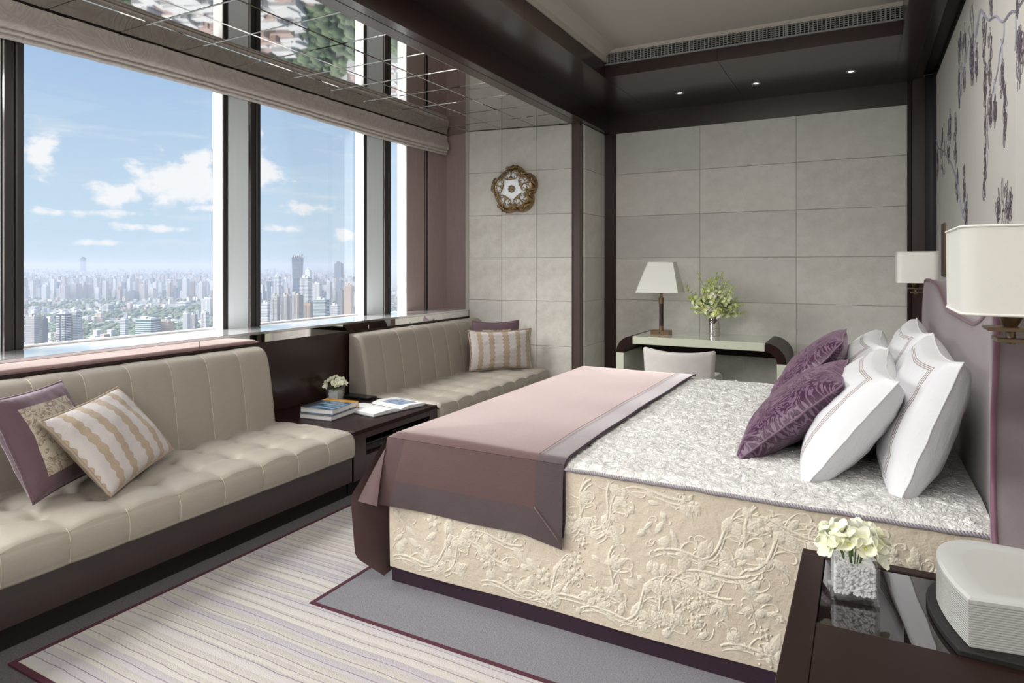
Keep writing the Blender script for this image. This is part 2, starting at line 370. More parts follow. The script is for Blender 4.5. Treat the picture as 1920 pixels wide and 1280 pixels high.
def meta(o, label=None, cat=None, group=None, kind=None):
    if label: o['label'] = label
    if cat: o['category'] = cat
    if group: o['group'] = group
    if kind: o['kind'] = kind
    return o
def root(name, loc=(0,0,0), label=None, cat=None, group=None, kind=None):
    o = bpy.data.objects.new(name, None); COL.objects.link(o); o.location = loc; o.empty_display_size = .05
    return meta(o, label, cat, group, kind)
def wloc(o):
    v = Vector((0,0,0))
    while o: v += o.location; o = o.parent
    return v
def obj(name, mb, mats, parent=None, loc=None, smooth=False, bevel=0, seg=2, fix=True, sub=0, label=None, cat=None, group=None, kind=None, local=False, auto=None):
    """vertices of mb are world coordinates (unless local); the object's origin is its loc or its parent's"""
    if not isinstance(mats, (list, tuple)): mats = [mats]
    me = bpy.data.meshes.new(name)
    org = Vector((0,0,0))
    pw = wloc(parent) if parent else Vector((0,0,0))
    if loc is None:
        loc = (0,0,0) if (parent or local) else tuple(sum(p[i] for p in mb.v)/len(mb.v) if i < 2 else min(p[2] for p in mb.v) for i in range(3))
    org = pw+Vector(loc) if not local else Vector((0,0,0))
    me.from_pydata([tuple(Vector(p)-org) for p in mb.v], [], mb.f)
    for m in mats: me.materials.append(M[m] if isinstance(m, str) else m)
    for p, i in zip(me.polygons, mb.mi): p.material_index = i; p.use_smooth = smooth
    if mb.uv:
        ul = me.uv_layers.new(name='UV')
        for lp in me.loops:
            if lp.vertex_index in mb.uv: ul.data[lp.index].uv = mb.uv[lp.vertex_index]
    if fix or bevel:
        b = bmesh.new(); b.from_mesh(me)
        if bevel:
            es = [e for e in b.edges if len(e.link_faces) == 2 and e.calc_face_angle(0) > .6]
            bmesh.ops.bevel(b, geom=es, offset=bevel, segments=seg, profile=.5, affect='EDGES', clamp_overlap=True)
        if fix: bmesh.ops.recalc_face_normals(b, faces=b.faces)
        if bevel and smooth is False and seg > 1:
            pass
        b.to_mesh(me); b.free()
    if auto: me.shade_smooth() if hasattr(me, 'shade_smooth') else None
    if auto:
        try: me.set_sharp_from_angle(angle=auto)
        except Exception: pass
    o = bpy.data.objects.new(name, me); COL.objects.link(o); o.location = loc
    if parent: o.parent = parent
    if sub: md = o.modifiers.new('sub', 'SUBSURF'); md.levels = sub; md.render_levels = sub
    return meta(o, label, cat, group, kind)
def bx(name, x0, y0, z0, x1, y1, z1, m, parent=None, bevel=.003, **k):
    seg = k.pop('seg', 1)
    return obj(name, MB().box(x0, y0, z0, x1, y1, z1), m, parent, bevel=bevel, seg=seg, **k)
def copytree(r, loc, rz=None, label=None):
    c = r.copy(); COL.objects.link(c); c.location = loc
    if rz is not None: c.rotation_euler = (0, 0, rz)
    if label: c['label'] = label
    for ch in r.children:
        d = ch.copy(); COL.objects.link(d); d.parent = c
        for g in ch.children: e = g.copy(); COL.objects.link(e); e.parent = d
    return c
def st(name, parent=None, **k): return root(name, kind='structure', **k) if parent is None else None

# ================================================================== FLOOR, RUG
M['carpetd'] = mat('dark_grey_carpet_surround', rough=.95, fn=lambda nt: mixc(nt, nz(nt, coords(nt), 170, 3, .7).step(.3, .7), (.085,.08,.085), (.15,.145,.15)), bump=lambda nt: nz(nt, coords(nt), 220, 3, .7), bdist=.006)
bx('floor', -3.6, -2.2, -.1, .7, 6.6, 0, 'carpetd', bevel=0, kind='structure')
rugr = root('area_rug', (-1.5, 2.5, 0), 'large pale rug with fine plum stripes inset beside the sofas and bed', 'rug')
mb = MB(); mb.box(-2.58, 1.165, 0, -1.98, 5.5, .006); mb.box(-1.98, 1.165, 0, .45, 1.935, .006)
obj('striped_field', mb, 'rug', rugr, fix=False)
for n, b4 in (('edge', (-2.597, 1.145, -2.578, 5.5)), ('edge', (-2.578, 1.145, .45, 1.167)), ('edge', (-1.985, 1.951, -1.967, 5.5)), ('edge', (-1.985, 1.932, .45, 1.951))):
    bx('border', b4[0], b4[1], 0, b4[2], b4[3], .0075, 'rugline', rugr, bevel=0)

bx('inset_field', -1.967, 1.951, 0, .45, 5.5, .006, 'carpet', rugr, bevel=0)

# ================================================================== WINDOW WALL
GX, CX, SX, SZ = -3.99, -3.88, -3.525, .94
wl = root('wall_left', (-3.7, 2, 0), kind='structure')
bx('sill_slab', GX, -2.2, .925, SX+.002, 5.72, SZ, 'sill', wl, bevel=.002)
bx('base_panel', -3.6, -2.2, 0, SX-.006, 5.66, .868, 'wood', wl, bevel=0)
bx('backing', GX, -2.2, .5, -3.6, 5.66, .925, 'mull', wl, bevel=0)
for a, b in ((-2.2, -.1), (-.1, 1.03), (1.03, 2.556), (2.556, 4.08), (4.08, 5.61)):
    bx('mirror_strip', SX-.006, a+.001, .868, SX, b-.001, .925, 'mirror', wl, bevel=.0015)
bx('sill_nosing', SX-.004, -2.2, .925, SX+.004, 5.61, SZ+.001, 'chromer', wl, bevel=.001)
bx('header', GX, -2.2, 2.6, -3.885, 5.66, 3.3, 'wood', wl, bevel=0)
cols = [(-2.83+1.0, None)]
wins = [(.36, 1.465), (1.784, 2.995), (3.315, 4.433)]
ystarts = [-1.40, .04-.0, 1.47, 2.995, 4.433]
ci = 0
for y0 in (-1.42, .02, 1.47, 2.995, 4.433):
    ci += 1; w = .37 if y0 == 4.433 else .315; y1 = y0+w
    c = root('trim_%d' % ci, (CX-.05, y0+w/2, SZ), kind='structure')
    bx('reveal', GX+.01, y0-.006, SZ, CX-.004, y0, 2.6, 'white', c, bevel=0)
    bx('core', GX+.01, y0, SZ, CX-.012, y1, 2.6, 'mull', c, bevel=0)
    bx('mullion', CX-.012, y0, SZ, CX, y0+.036, 2.6, 'mull', c, bevel=.003)
    bx('face_panel', CX-.010, y0+.042, SZ, CX-.003, y1-.105, 2.6, 'alu', c, bevel=.001)
    bx('chrome_strip', CX-.010, y1-.098, SZ, CX, y1-.090, 2.6, 'chromer', c, bevel=0)
    bx('mullion', CX-.012, y1-.086, SZ, CX-.002, y1-.04, 2.6, 'mull', c, bevel=.004)
    bx('mullion', CX-.012, y1-.038, SZ, CX+.004, y1, 2.6, 'mull', c, bevel=.006)
prev = -2.2
for i, (a, b) in enumerate(((-1.105, .02), (.335, 1.47), (1.785, 2.995), (3.31, 4.433))):
    w = root('window_%d' % (i+1), (GX, (a+b)/2, SZ), kind='structure')
    bx('pane', GX-.004, a, SZ, GX, b, 2.6, 'pane', w, bevel=0)
    bx('bottom_frame', GX, a, SZ, GX+.035, b, SZ+.012, 'white', w, bevel=.003)
# wood jamb at the far end: flush panels, then a return to the pillar
jb = root('trim_6', (-3.85, 5.4, SZ), kind='structure')
bx('reveal', GX, 5.039, SZ, CX-.004, 5.045, 2.75, 'white', jb, bevel=0)
bx('panel', GX, 5.045, SZ, CX, 5.335, 2.75, 'jambw', jb, bevel=.002)
bx('channel', GX, 5.335, SZ, CX-.02, 5.40, 2.75, 'mull', jb, bevel=0)
bx('panel', GX, 5.40, SZ, CX, 5.74, 2.75, 'jambw', jb, bevel=.002)
for yy in (5.345, 5.383): bx('chrome_strip', CX-.02, yy, SZ, CX+.002, yy+.007, 2.745, 'chromer', jb, bevel=0)
obj('return_panel', MB().prism([(-3.885, 5.722), (-3.527, 5.645), (-3.527, 5.72), (-3.885, 5.78)], 'z', SZ, 2.75), 'jambw', jb)
bx('pane', GX-.004, 4.803, SZ, GX, 5.04, 2.6, 'pane', jb, bevel=0)

# ================================================================== STONE WALLS
ZJ = [0, .175, .60, 1.035, 1.46, 1.885, 2.315, 2.74]
PC = {}
def stone_panel(par, u0, u1, z0, z1, T, thick=.02):
    g = .0009
    key = (round(u1-u0, 3), round(z1-z0, 3), par.name)
    mb = MB(); du = (u1-u0)/2; dzz = (z1-z0)/2
    nu, nv = 6, 4
    vs = []
    p = random.uniform(0, .0022)
    c = T @ Vector(((u0+u1)/2, -p, (z0+z1)/2)); R = T.to_3x3()
    pw = wloc(par)
    mb.box(-du+g, -thick, -dzz+g, du-g, thick*.0, dzz-g)
    if key not in PC:
        o = obj('stone_panel', mb, 'stone', None, local=True, bevel=.003, seg=1); PC[key] = o.data
    else:
        o = bpy.data.objects.new('stone_panel', PC[key]); COL.objects.link(o)
    o.parent = par; o.location = c-pw; o.rotation_euler = R.to_euler()
    return o
# far wall
wb = root('wall_far', (-1, 6.42, 0), kind='structure')
bx('joint_backing', -2.5, 6.412, 0, .6, 6.6, 3.0, 'grout', wb, bevel=0)
T = Matrix.Translation((0, 6.42, 0))
for a, b in ((-2.237, -1.388), (-1.388, -.528), (-.528, .333)):
    for k in range(7): stone_panel(wb, a, b, ZJ[k], ZJ[k+1], T)
bx('top_fascia', -2.377, 6.385, 2.735, .40, 6.43, 2.93, 'wood', wb, bevel=.002)
bx('frame_post', -2.377, 6.385, 0, -2.237, 6.43, 2.735, 'wood', wb, bevel=.002)
# pillar with the flower lamp, turned a few degrees
aa = math.radians(8.3)
P0 = Vector((-3.525, 5.6227, 0)); Tp = Matrix.Translation(P0) @ Matrix.Rotation(aa, 4, 'Z')
wp = root('wall_pillar', (P0.x+.5, P0.y+.2, 0), kind='structure')
L = 1.0765
mb = MB(); mb.prism([tuple((Tp @ Vector((u, v, 0)))[:2]) for u, v in ((-.05, .002), (L, .002), (L, .2), (-.05, .2))], 'z', 0, 2.745)
obj('joint_backing', mb, 'grout', wp)
TP2 = Tp
for a, b in ((0, .356), (.356, .720), (.720, L)):
    for k in range(7): stone_panel(wp, a, b, ZJ[k], ZJ[k+1], TP2)
# wood edge and stone return
edge = Tp @ Vector((L, 0, 0))
bx('corner_post', -2.462, 5.772, 0, -2.377, 5.84, 2.745, 'jamb', wp, bevel=.003)
wr = root('wall_return', (-2.4, 6.1, 0), kind='structure')
bx('joint_backing', -2.46, 5.84, 0, -2.387, 6.385, 2.745, 'grout', wr, bevel=0)
Tr = Matrix.Translation((-2.377, 5.84, 0)) @ Matrix.Rotation(PI/2, 4, 'Z')
for k in range(7): stone_panel(wr, 0, .545, ZJ[k], ZJ[k+1], Tr)
# closing walls out of the frame
bx('wall_back', -4.0, -2.3, 0, .7, -2.2, 3.3, 'creamwall', bevel=0, kind='structure')

# ================================================================== CEILING
ce = root('ceiling', (-1, 2, 2.75), kind='structure')
bx('plaster', -1.95, -2.2, 3.14, .3, 5.1, 3.2, 'cream', ce, bevel=0)
bx('cornice', -1.875, -2.2, 3.045, -1.845, 5.05, 3.14, 'cream', ce, bevel=.004)
bx('cornice', -1.845, 5.03, 3.118, .24, 5.06, 3.14, 'cream', ce, bevel=.002)
obj('cove_curve', MB().prism([(-1.845, 3.14), (-1.845, 3.085), (-1.80, 3.125), (-1.76, 3.14)], 'y', -2.2, 5.03), 'cream', ce)
bx('beam', -2.33, -2.2, 2.925, -1.862, 6.39, 3.30, 'wood', ce, bevel=0)
bx('beam', -2.377, -2.2, 2.742, -2.30, 6.385, 3.30, 'wood', ce, bevel=.003)
bx('tray_fascia', -1.866, -2.2, 2.921, -1.86, 3.61, 3.045, 'wood', ce, bevel=0)
bx('tray_fascia', -1.866, 3.613, 2.921, -1.86, 5.055, 3.045, 'wood', ce, bevel=0)
bx('beam', -1.86, 5.053, 2.925, -.965, 6.39, 3.022, 'wood', ce, bevel=.001)
bx('beam', -.963, 5.053, 2.925, .236, 6.39, 3.022, 'wood', ce, bevel=.001)
bx('beam', .236, -2.2, 2.925, .375, 6.39, 3.30, 'wood', ce, bevel=.002)
bx('beam', .377, -2.2, 2.935, .44, 6.39, 3.30, 'wood', ce, bevel=.002)
bx('beam', .44, -2.2, 2.97, .7, 6.39, 3.30, 'nswood', ce, bevel=.002)
bx('void_back', -1.86, 5.075, 3.022, .3, 5.12, 3.2, 'rubber', ce, bevel=0)
bx('upper_fill', -4.0, -2.2, 3.26, -2.3, 6.4, 3.32, 'rubber', ce, bevel=0)
# mirror tiles
ys = [-2.2+.0]+[1.855+.382*k for k in range(-10, 11)]
ys = sorted([1.87+.382*k for k in range(-10, 11) if 1.87+.382*k < 5.7]); ys = [-2.2]+[y for y in ys if y > -2.1]+[5.76]
xs = [-3.87, -3.52, -3.17, -2.82, -2.47]
bx('mirror_backing', -3.88, -2.2, 2.752, -2.377, 5.80, 2.80, 'rubber', ce, bevel=0)
MT = {}
for j in range(4):
    for i in range(len(ys)-1):
        w = xs[j+1]-xs[j]; h = ys[i+1]-ys[i]; key = (round(w, 3), round(h, 3))
        mb = MB(); z1, z0, e, g = .008, 0, .007, .0015
        a, b = w/2-g, h/2-g
        vs = [(-a,-b,z1),(a,-b,z1),(a,b,z1),(-a,b,z1),(-a,-b,z0+.0035),(a,-b,z0+.0035),(a,b,z0+.0035),(-a,b,z0+.0035),(-a+e,-b+e,z0),(a-e,-b+e,z0),(a-e,b-e,z0),(-a+e,b-e,z0)]
        fs = [(0,1,2,3),(8,11,10,9)]+[(k, 4+k, 4+(k+1) % 4, (k+1) % 4) for k in range(4)]+[(4+k, 8+k, 8+(k+1) % 4, 4+(k+1) % 4) for k in range(4)]
        mb.add(vs, fs)
        if key not in MT: o = obj('mirror_tile', mb, 'mirrorc', None, local=True); MT[key] = o.data
        else: o = bpy.data.objects.new('mirror_tile', MT[key]); COL.objects.link(o)
        o.parent = ce; o.location = Vector(((xs[j]+xs[j+1])/2, (ys[i]+ys[i+1])/2, 2.744))-wloc(ce)
bx('edge_trim', -2.47, -2.2, 2.740, -2.377, 5.84, 2.75, 'jamb', ce, bevel=.002)
# vent grille
vg = root('vent_grille', (-.8, 5.05, 3.02), 'long grey egg-crate air vent set in the ceiling tray edge above the desk', 'vent')
mb = MB()
for k in range(75): x = -1.84+k*.0278; mb.box(x, 5.044, 3.03, x+.007, 5.062, 3.118)
obj('upright_bars', mb, 'vent', vg, kind='stuff')
for k in range(7): z = 3.03+k*.0145; bx('bar', -1.845, 5.046, z, .238, 5.06, z+.0042, 'vent', vg, bevel=0)
for x in (-1.18, -.49, .13): bx('joint_plate', x, 5.041, 3.024, x+.012, 5.05, 3.12, 'vent', vg, bevel=0)
bx('frame', -1.86, 5.038, 3.019, .238, 5.062, 3.028, 'vent', vg, bevel=.001)
bx('frame', -1.86, 5.038, 3.112, .238, 5.062, 3.122, 'cream', vg, bevel=.001)
# downlights
places = (('nearest the windows', -1.44), ('in the middle', -.795), ('nearest the headboard', -.08))
for k, (pl, x) in enumerate(places):
    d = root('downlight', (x, 5.83, 2.925), 'small round recessed ceiling downlight, %s of the three' % pl, 'light', 'recessed downlights over the desk')
    obj('rim', MB().lathe([(.027, .0), (.035, -.003), (.039, -.001), (.039, .004), (.026, .004)], (x, 5.83, 2.923), 24, cap=False), 'chromer', d, smooth=True)
    obj('lens', MB().lathe([(.026, .003), (.015, .001), (.002, .0)], (x, 5.83, 2.923), 20), 'led', d, smooth=True)

# ================================================================== RIGHT WALL
wx = .53
wrr = root('wall_right', (wx, 2, 0), kind='structure')
JO = [-2.2, -.45, 1.32, 3.18, 5.04, 6.28]
for i in range(5): bx('wallcovering_panel', wx, JO[i]+.0012, 0, wx+.03, JO[i+1]-.0012, 2.925, 'mural', wrr, bevel=.001)
bx('backing', wx+.01, -2.2, 0, .7, 6.4, 3.0, 'grout', wrr, bevel=0)
bx('recess_strip', wx-.002, -2.2, 2.925, wx+.02, 6.3, 2.975, 'rubber', wrr, bevel=0)
bx('frame_post', .333, 6.36, 0, .36, 6.43, 2.93, 'nswood', wrr, bevel=.002)
bx('frame_post', .362, 6.33, 0, .455, 6.43, 2.935, 'wood', wrr, bevel=.002)
bx('dark_glass_strip', .455, 6.37, 0, .53, 6.43, 2.96, 'black', wrr, bevel=.001)
bx('edge_strip', .505, 6.28, 0, .55, 6.36, 2.96, 'black', wrr, bevel=.001)

# ================================================================== ROMAN SHADE
sh = root('roman_shade', (-3.82, 1.5, 2.54), 'beige patterned roman shade drawn up along the top of the windows', 'window shade')
prof = [(-3.455, 2.665), (-3.452, 2.63), (-3.435, 2.59), (-3.418, 2.555), (-3.412, 2.53), (-3.42, 2.512), (-3.44, 2.500), (-3.452, 2.499), (-3.436, 2.494), (-3.432, 2.486), (-3.45, 2.477), (-3.47, 2.476), (-3.456, 2.468), (-3.455, 2.46), (-3.475, 2.452), (-3.50, 2.452), (-3.51, 2.50), (-3.505, 2.665)]
def shfn(u, v):
    y = -2.2+u*7.86; k = v*(len(prof)-1); i = min(int(k), len(prof)-2); f = k-i
    x = prof[i][0]*(1-f)+prof[i+1][0]*f; z = prof[i][1]*(1-f)+prof[i+1][1]*f
    x = -3.80+(x+3.412)*.72; z = 2.545+(z-2.452)*.90
    w = max(0, 1-abs(z-2.60)/.06)
    n = mnoise.noise((y*9, z*7, 3))*.006+mnoise.noise((y*26, z*12, 9))*.006*w
    sag = .012*math.sin(y*1.6)
    return (x+n, y, z+n*.4-(sag*max(0, (2.74-z))/.2))
mb = MB(); mb.grid(shfn, 300, 50)
n0 = 51; mb.add([mb.v[i] for i in range(n0)], [tuple(range(n0))]); mb.add([mb.v[300*n0+i] for i in range(n0)], [tuple(range(n0))])
obj('folded_fabric', mb, 'shade', sh, smooth=True)

# ================================================================== SOFAS
SEAM = .2255
def sofa_seams(y0, y1, anchor): 
    k = []; y = anchor
    while y > y0+.05: y -= SEAM; k.append(y)
    return [q for q in k if y0+.06 < q < y1-.06]
def smoothpoly(pts, n):
    # dense resample of a Catmull-Rom curve
    out = []
    for i in range(len(pts)-1):
        p0 = Vector(pts[max(i-1, 0)]); p1 = Vector(pts[i]); p2 = Vector(pts[i+1]); p3 = Vector(pts[min(i+2, len(pts)-1)])
        for k in range(n):
            t = k/n; out.append(.5*((2*p1)+(p2-p0)*t+(2*p0-5*p1+4*p2-p3)*t*t+(3*p1-p0-3*p2+p3)*t**3))
    out.append(Vector(pts[-1])); return out
def build_sofa(name, y0, y1, anchor, label, closed_left=True):
    s = root(name, (-3.0, (y0+y1)/2, 0), label, 'sofa')
    seams = sofa_seams(y0, y1, anchor)
    # base
    bx('plinth', -3.5, y0+.004, .0, -2.712, y1-.004, .093, 'rubber', s, bevel=0)
    bx('base', -3.51, y0+.002, .093, -2.668, y1-.002, .247, 'wood', s, bevel=.003)
    btn_x = [-2.86, -3.07, -3.25]
    P = smoothpoly([(-3.36, .375), (-3.2, .387), (-3.0, .393), (-2.82, .393), (-2.70, .389), (-2.655, .376), (-2.634, .35), (-2.628, .31), (-2.632, .27), (-2.645, .248), (-2.72, .246)], 7)
    N = int((y1-y0)/.011)
    mb = MB()
    def fn(u, v):
        y = y0+u*(y1-y0); k = v*(len(P)-1); i = min(int(k), len(P)-2); f = k-i; p = P[i].lerp(P[i+1], f)
        x, z = p; d = min([abs(y-q) for q in seams]+[9]); e = min(y-y0, y1-y)
        edge = max(0, 1-e/.035)
        top = 1 if z > .37 else 0
        groove = math.exp(-(d/.006)**2)*.003
        puff = -.012*math.exp(-(d/.045)**2) if top else -.004*math.exp(-(d/.03)**2)
        dz_ = 0
        if top:
            for bxn in btn_x:
                for q in seams:
                    if abs(y-q) < .12: r2 = ((y-q)**2+(x-bxn)**2); dz_ -= .026*math.exp(-r2/.0014)
                dz_ -= .007*math.exp(-((x-bxn)/.026)**2)
            z += puff+dz_-groove+.012
            z += mnoise.noise((x*9, y*9, 0))*.004
        else: x += -groove+puff
        z -= edge**2*.03*top; x -= edge**2*.02*(1-top)
        return (x, y, z)
    mb.grid(fn, N, len(P)-1)
    m0 = len(P); a = [mb.v[i] for i in range(m0)]; b = [mb.v[N*m0+i] for i in range(m0)]
    bk = (-3.36, y0, .25); mb.add(a+[bk], [tuple(range(m0+1))]); mb.add(b+[(-3.36, y1, .25)], [tuple(range(m0+1))])
    sc_ = obj('seat_cushion', mb, 'sofa', s, smooth=True, auto=.9)
    # back
    Q = smoothpoly([(-3.29, .34), (-3.303, .42), (-3.32, .55), (-3.342, .68), (-3.365, .78), (-3.392, .83), (-3.43, .852), (-3.475, .855), (-3.512, .845), (-3.517, .80), (-3.517, .34)], 7)
    mb = MB()
    def fb(u, v):
        y = y0+u*(y1-y0); k = v*(len(Q)-1); i = min(int(k), len(Q)-2); f = k-i; p = Q[i].lerp(Q[i+1], f); x, z = p
        d = min([abs(y-q) for q in seams]+[9]); g = math.exp(-(d/.006)**2)*.003+.0045*math.exp(-(d/.035)**2)
        e = min(y-y0, y1-y); ed = max(0, 1-e/.03)**2
        cx_, cz_ = -3.45, min(z, .78); nx, nz_ = x-cx_, z-cz_; l = math.hypot(nx, nz_) or 1
        s_ = g+ed*.022; return (x-nx/l*s_, y, z-nz_/l*s_+mnoise.noise((y*5, z*5, 1))*.0015)
    mb.grid(fb, N, len(Q)-1)
    m0 = len(Q); mb.add([mb.v[i] for i in range(m0)], [tuple(range(m0))]); mb.add([mb.v[N*m0+i] for i in range(m0)], [tuple(range(m0))])
    obj('backrest', mb, 'sofa', s, smooth=True, auto=.9)
    mb = MB(); 
    for q in seams:
        pts = []
        for k in range(0, 50, 2):
            x, z = Q[k]; cz_ = min(z, .78); nx, nz_ = x+3.45, z-cz_; l = math.hypot(nx, nz_) or 1
            pts.append((x-nx/l*.0065, q, z-nz_/l*.0065+.0))
        mb.tube(pts, .0016, 5)
        pts = [(P[k][0]-.0055, q, P[k][1]+.002) for k in range(34, len(P)-8)]
        mb.tube(pts, .0015, 5)
    obj('seam_threads', mb, 'thread', s, smooth=True, kind='stuff')
    mb = MB()
    for q in seams:
        for bxn in btn_x: mb.ico((bxn, q, .362), .009, 1, (1, 1, .35))
    obj('tufting_buttons', mb, 'sofa', sc_, smooth=True, kind='stuff')
    return s
build_sofa('window_sofa', -1.2, 2.945, 2.945, 'long taupe tufted window bench sofa at the left with a dark wood base')
build_sofa('window_sofa', 3.825, 5.645, 5.63, 'shorter taupe tufted bench sofa in the corner below the flower wall lamp')

# cabinet between the sofas
cb = root('side_cabinet', (-3.05, 3.385, 0), 'low dark wood cabinet with open shelf standing between the two sofas', 'cabinet')
CY0, CY1, CXF = 2.955, 3.815, -2.666
bx('top', -3.51, CY0, .366, CXF, CY1, .388, 'nswood', cb, bevel=.002)
bx('plinth', -3.5, CY0, 0, -2.712, CY1, .09, 'rubber', cb, bevel=0)
bx('side_panel', -3.5, CY0, .09, CXF, CY0+.11, .366, 'wood', cb, bevel=.002)
bx('side_panel', -3.5, CY1-.09, .09, CXF, CY1, .366, 'wood', cb, bevel=.002)
bx('top_rail', -3.5, CY0+.11, .328, CXF, CY1-.09, .366, 'wood', cb, bevel=.002)
bx('bottom_panel', -3.5, CY0+.11, .09, CXF, CY1-.09, .227, 'wood', cb, bevel=.002)
bx('back_panel', -3.5, CY0+.11, .227, -3.2, CY1-.09, .328, 'rubber', cb, bevel=0)
dv = root('media_player', (-2.85, 3.22, .227), 'slim black media player on the open shelf of the low cabinet', 'media player')
bx('housing', -3.05, 3.085, .228, -2.70, 3.40, .285, 'black', dv, bevel=.003)
bx('front_panel', -2.70, 3.09, .258, -2.692, 3.395, .272, 'rubber', dv, bevel=.001)
obj('knob', MB().tube([(-2.70, 3.37, .243), (-2.685, 3.37, .243)], .008, 12), 'black', dv, smooth=True, auto=.7)
dv = root('connector_box', (-2.85, 3.55, .227), 'small black connection box with sockets at the far end of the cabinet shelf', 'media box')
bx('housing', -3.0, 3.45, .228, -2.78, 3.70, .275, 'black', dv, bevel=.003)
for k in range(3): obj('socket', MB().tube([(-2.782, 3.5+k*.06, .25), (-2.775, 3.5+k*.06, .25)], .01, 12), 'chromer', dv, smooth=True, auto=.7)
sk = root('socket_plate', (-2.85, 3.72, .388), 'flush dark socket plate with silver edges in the cabinet top beside the open book', 'socket plate')
bx('plate', -2.95, 3.70, .388, -2.72, 3.775, .3905, 'black', sk, bevel=.0005)
for y in (3.706, 3.762): bx('metal_edge', -2.94, y, .3905, -2.73, y+.006, .3925, 'chromer', sk, bevel=0)
bt = root('leather_tray', (-3.36, 3.74, .388), 'black leather tray at the back of the low cabinet against the corner sofa', 'tray')
bx('tray_body', -3.49, 3.70, .388, -3.2, 3.80, .405, 'black', bt, bevel=.004)

# books
def closed_book(cx, cy, z, w, d, h, rz, cov, label, grp):
    b = root('hardcover_book', (cx, cy, z), label, 'book', grp); b.rotation_euler = (0, 0, rz)
    def lo(name, mb, m, **k):
        return obj(name, mb, m, b, local=True, **k)
    o = lo('pages', MB().box(-w/2+.004, -d/2+.004, .003, w/2-.004, d/2-.002, h-.003), 'paper', bevel=.001)
    lo('cover', MB().box(-w/2, -d/2, 0, w/2, d/2, .0025), cov); lo('cover', MB().box(-w/2, -d/2, h-.0025, w/2, d/2, h), cov)
    lo('spine', MB().box(-w/2, d/2-.003, 0, w/2, d/2, h), cov)
    return b
closed_book(-3.12, 3.225, .3885, .25, .30, .034, .12, 'cover2', 'grey hardcover book, lower of the two stacked on the low cabinet', 'stacked books on the cabinet')
closed_book(-3.13, 3.235, .4235, .255, .29, .036, .14, 'cover', 'hardcover book with blue photo cover and orange edge on top of the stack', 'stacked books on the cabinet')
ob = root('open_book', (-2.93, 3.56, .389), 'large open book lying face up on the low cabinet near its front edge', 'book'); ob.rotation_euler = (0, 0, -.18)
def pagef(sgn, lift):
    def f(u, v):
        # u along the width away from the spine, v along the spine; spine runs along x
        yy = sgn*(.004+u*.225); z = .004+.03*math.sin(min(1, u*1.35+.12)*PI*.62)*(1-u*.45)+lift*(1-u)*0
        return (-.16+v*.32, yy, z)
    return f
for sgn, nm in ((-1, 'left_pages'), (1, 'right_pages')):
    mb = MB(); f = pagef(sgn, 0); nu, nv = 16, 6
    mb.grid(f, nu, nv, mi=0)
    # paper block sides
    for v in (0, 1):
        top = [f(i/nu, v) for i in range(nu+1)]; bot = [(p[0], p[1], .004) for p in top]
        mb.add(top+bot, [(i, i+1, nu+2+i, nu+1+i) for i in range(nu)], 1)
    e = [f(1, j/nv) for j in range(nv+1)]; mb.add(e+[(p[0], p[1], .004) for p in e], [(j, j+1, nv+2+j, nv+1+j) for j in range(nv)], 1)
    o = obj(nm, mb, ['page', 'paper'], ob, local=True, smooth=True, auto=.6)
def pf(u, v): p = pagef(1, 0)(.22+u*.66, .22+v*.62); return (p[0], p[1], p[2]+.0008)
obj('printed_photo', MB().grid(pf, 12, 4), 'photo', ob, local=True, smooth=True)
obj('cover', MB().box(-.168, -.24, 0, .168, .24, .0035), 'cover2', ob, local=True, bevel=.001)

# ================================================================== FLOWERS helpers
def petal_mb(mb, L_, W_, cup, Mx, mi=0, n=4):
    vs = []; fs = []
    for i in range(n+1):
        t = i/n; w = W_*math.sin(PI*min(1, t*.86+.07))**.8
        for j in (-1, 0, 1): vs.append(Mx @ Vector((t*L_, j*w*.5, cup*t*t*L_+abs(j)*w*.18)))
    for i in range(n):
        for j in range(2): fs.append((i*3+j, i*3+j+1, (i+1)*3+j+1, (i+1)*3+j))
    mb.add(vs, fs, mi)
def blossom_mb(mb, c, d, size, npet=5, mi=(0, 1), cup=.35):
    d = Vector(d).normalized(); R = d.to_track_quat('Z', 'Y').to_matrix().to_4x4(); a0 = random.uniform(0, 6)
    for k in range(npet):
        Mx = Matrix.Translation(c) @ R @ Matrix.Rotation(a0+2*PI*k/npet+random.uniform(-.15, .15), 4, 'Z') @ Matrix.Rotation(-random.uniform(.1, .6), 4, 'Y')
        petal_mb(mb, size*random.uniform(.85, 1.1), size*random.uniform(.75, 1.0), cup*random.uniform(.2, 1), Mx, mi[0])
    mb.ico(tuple(Vector(c)+d*size*.08), size*.14, 1, mi=mi[1])
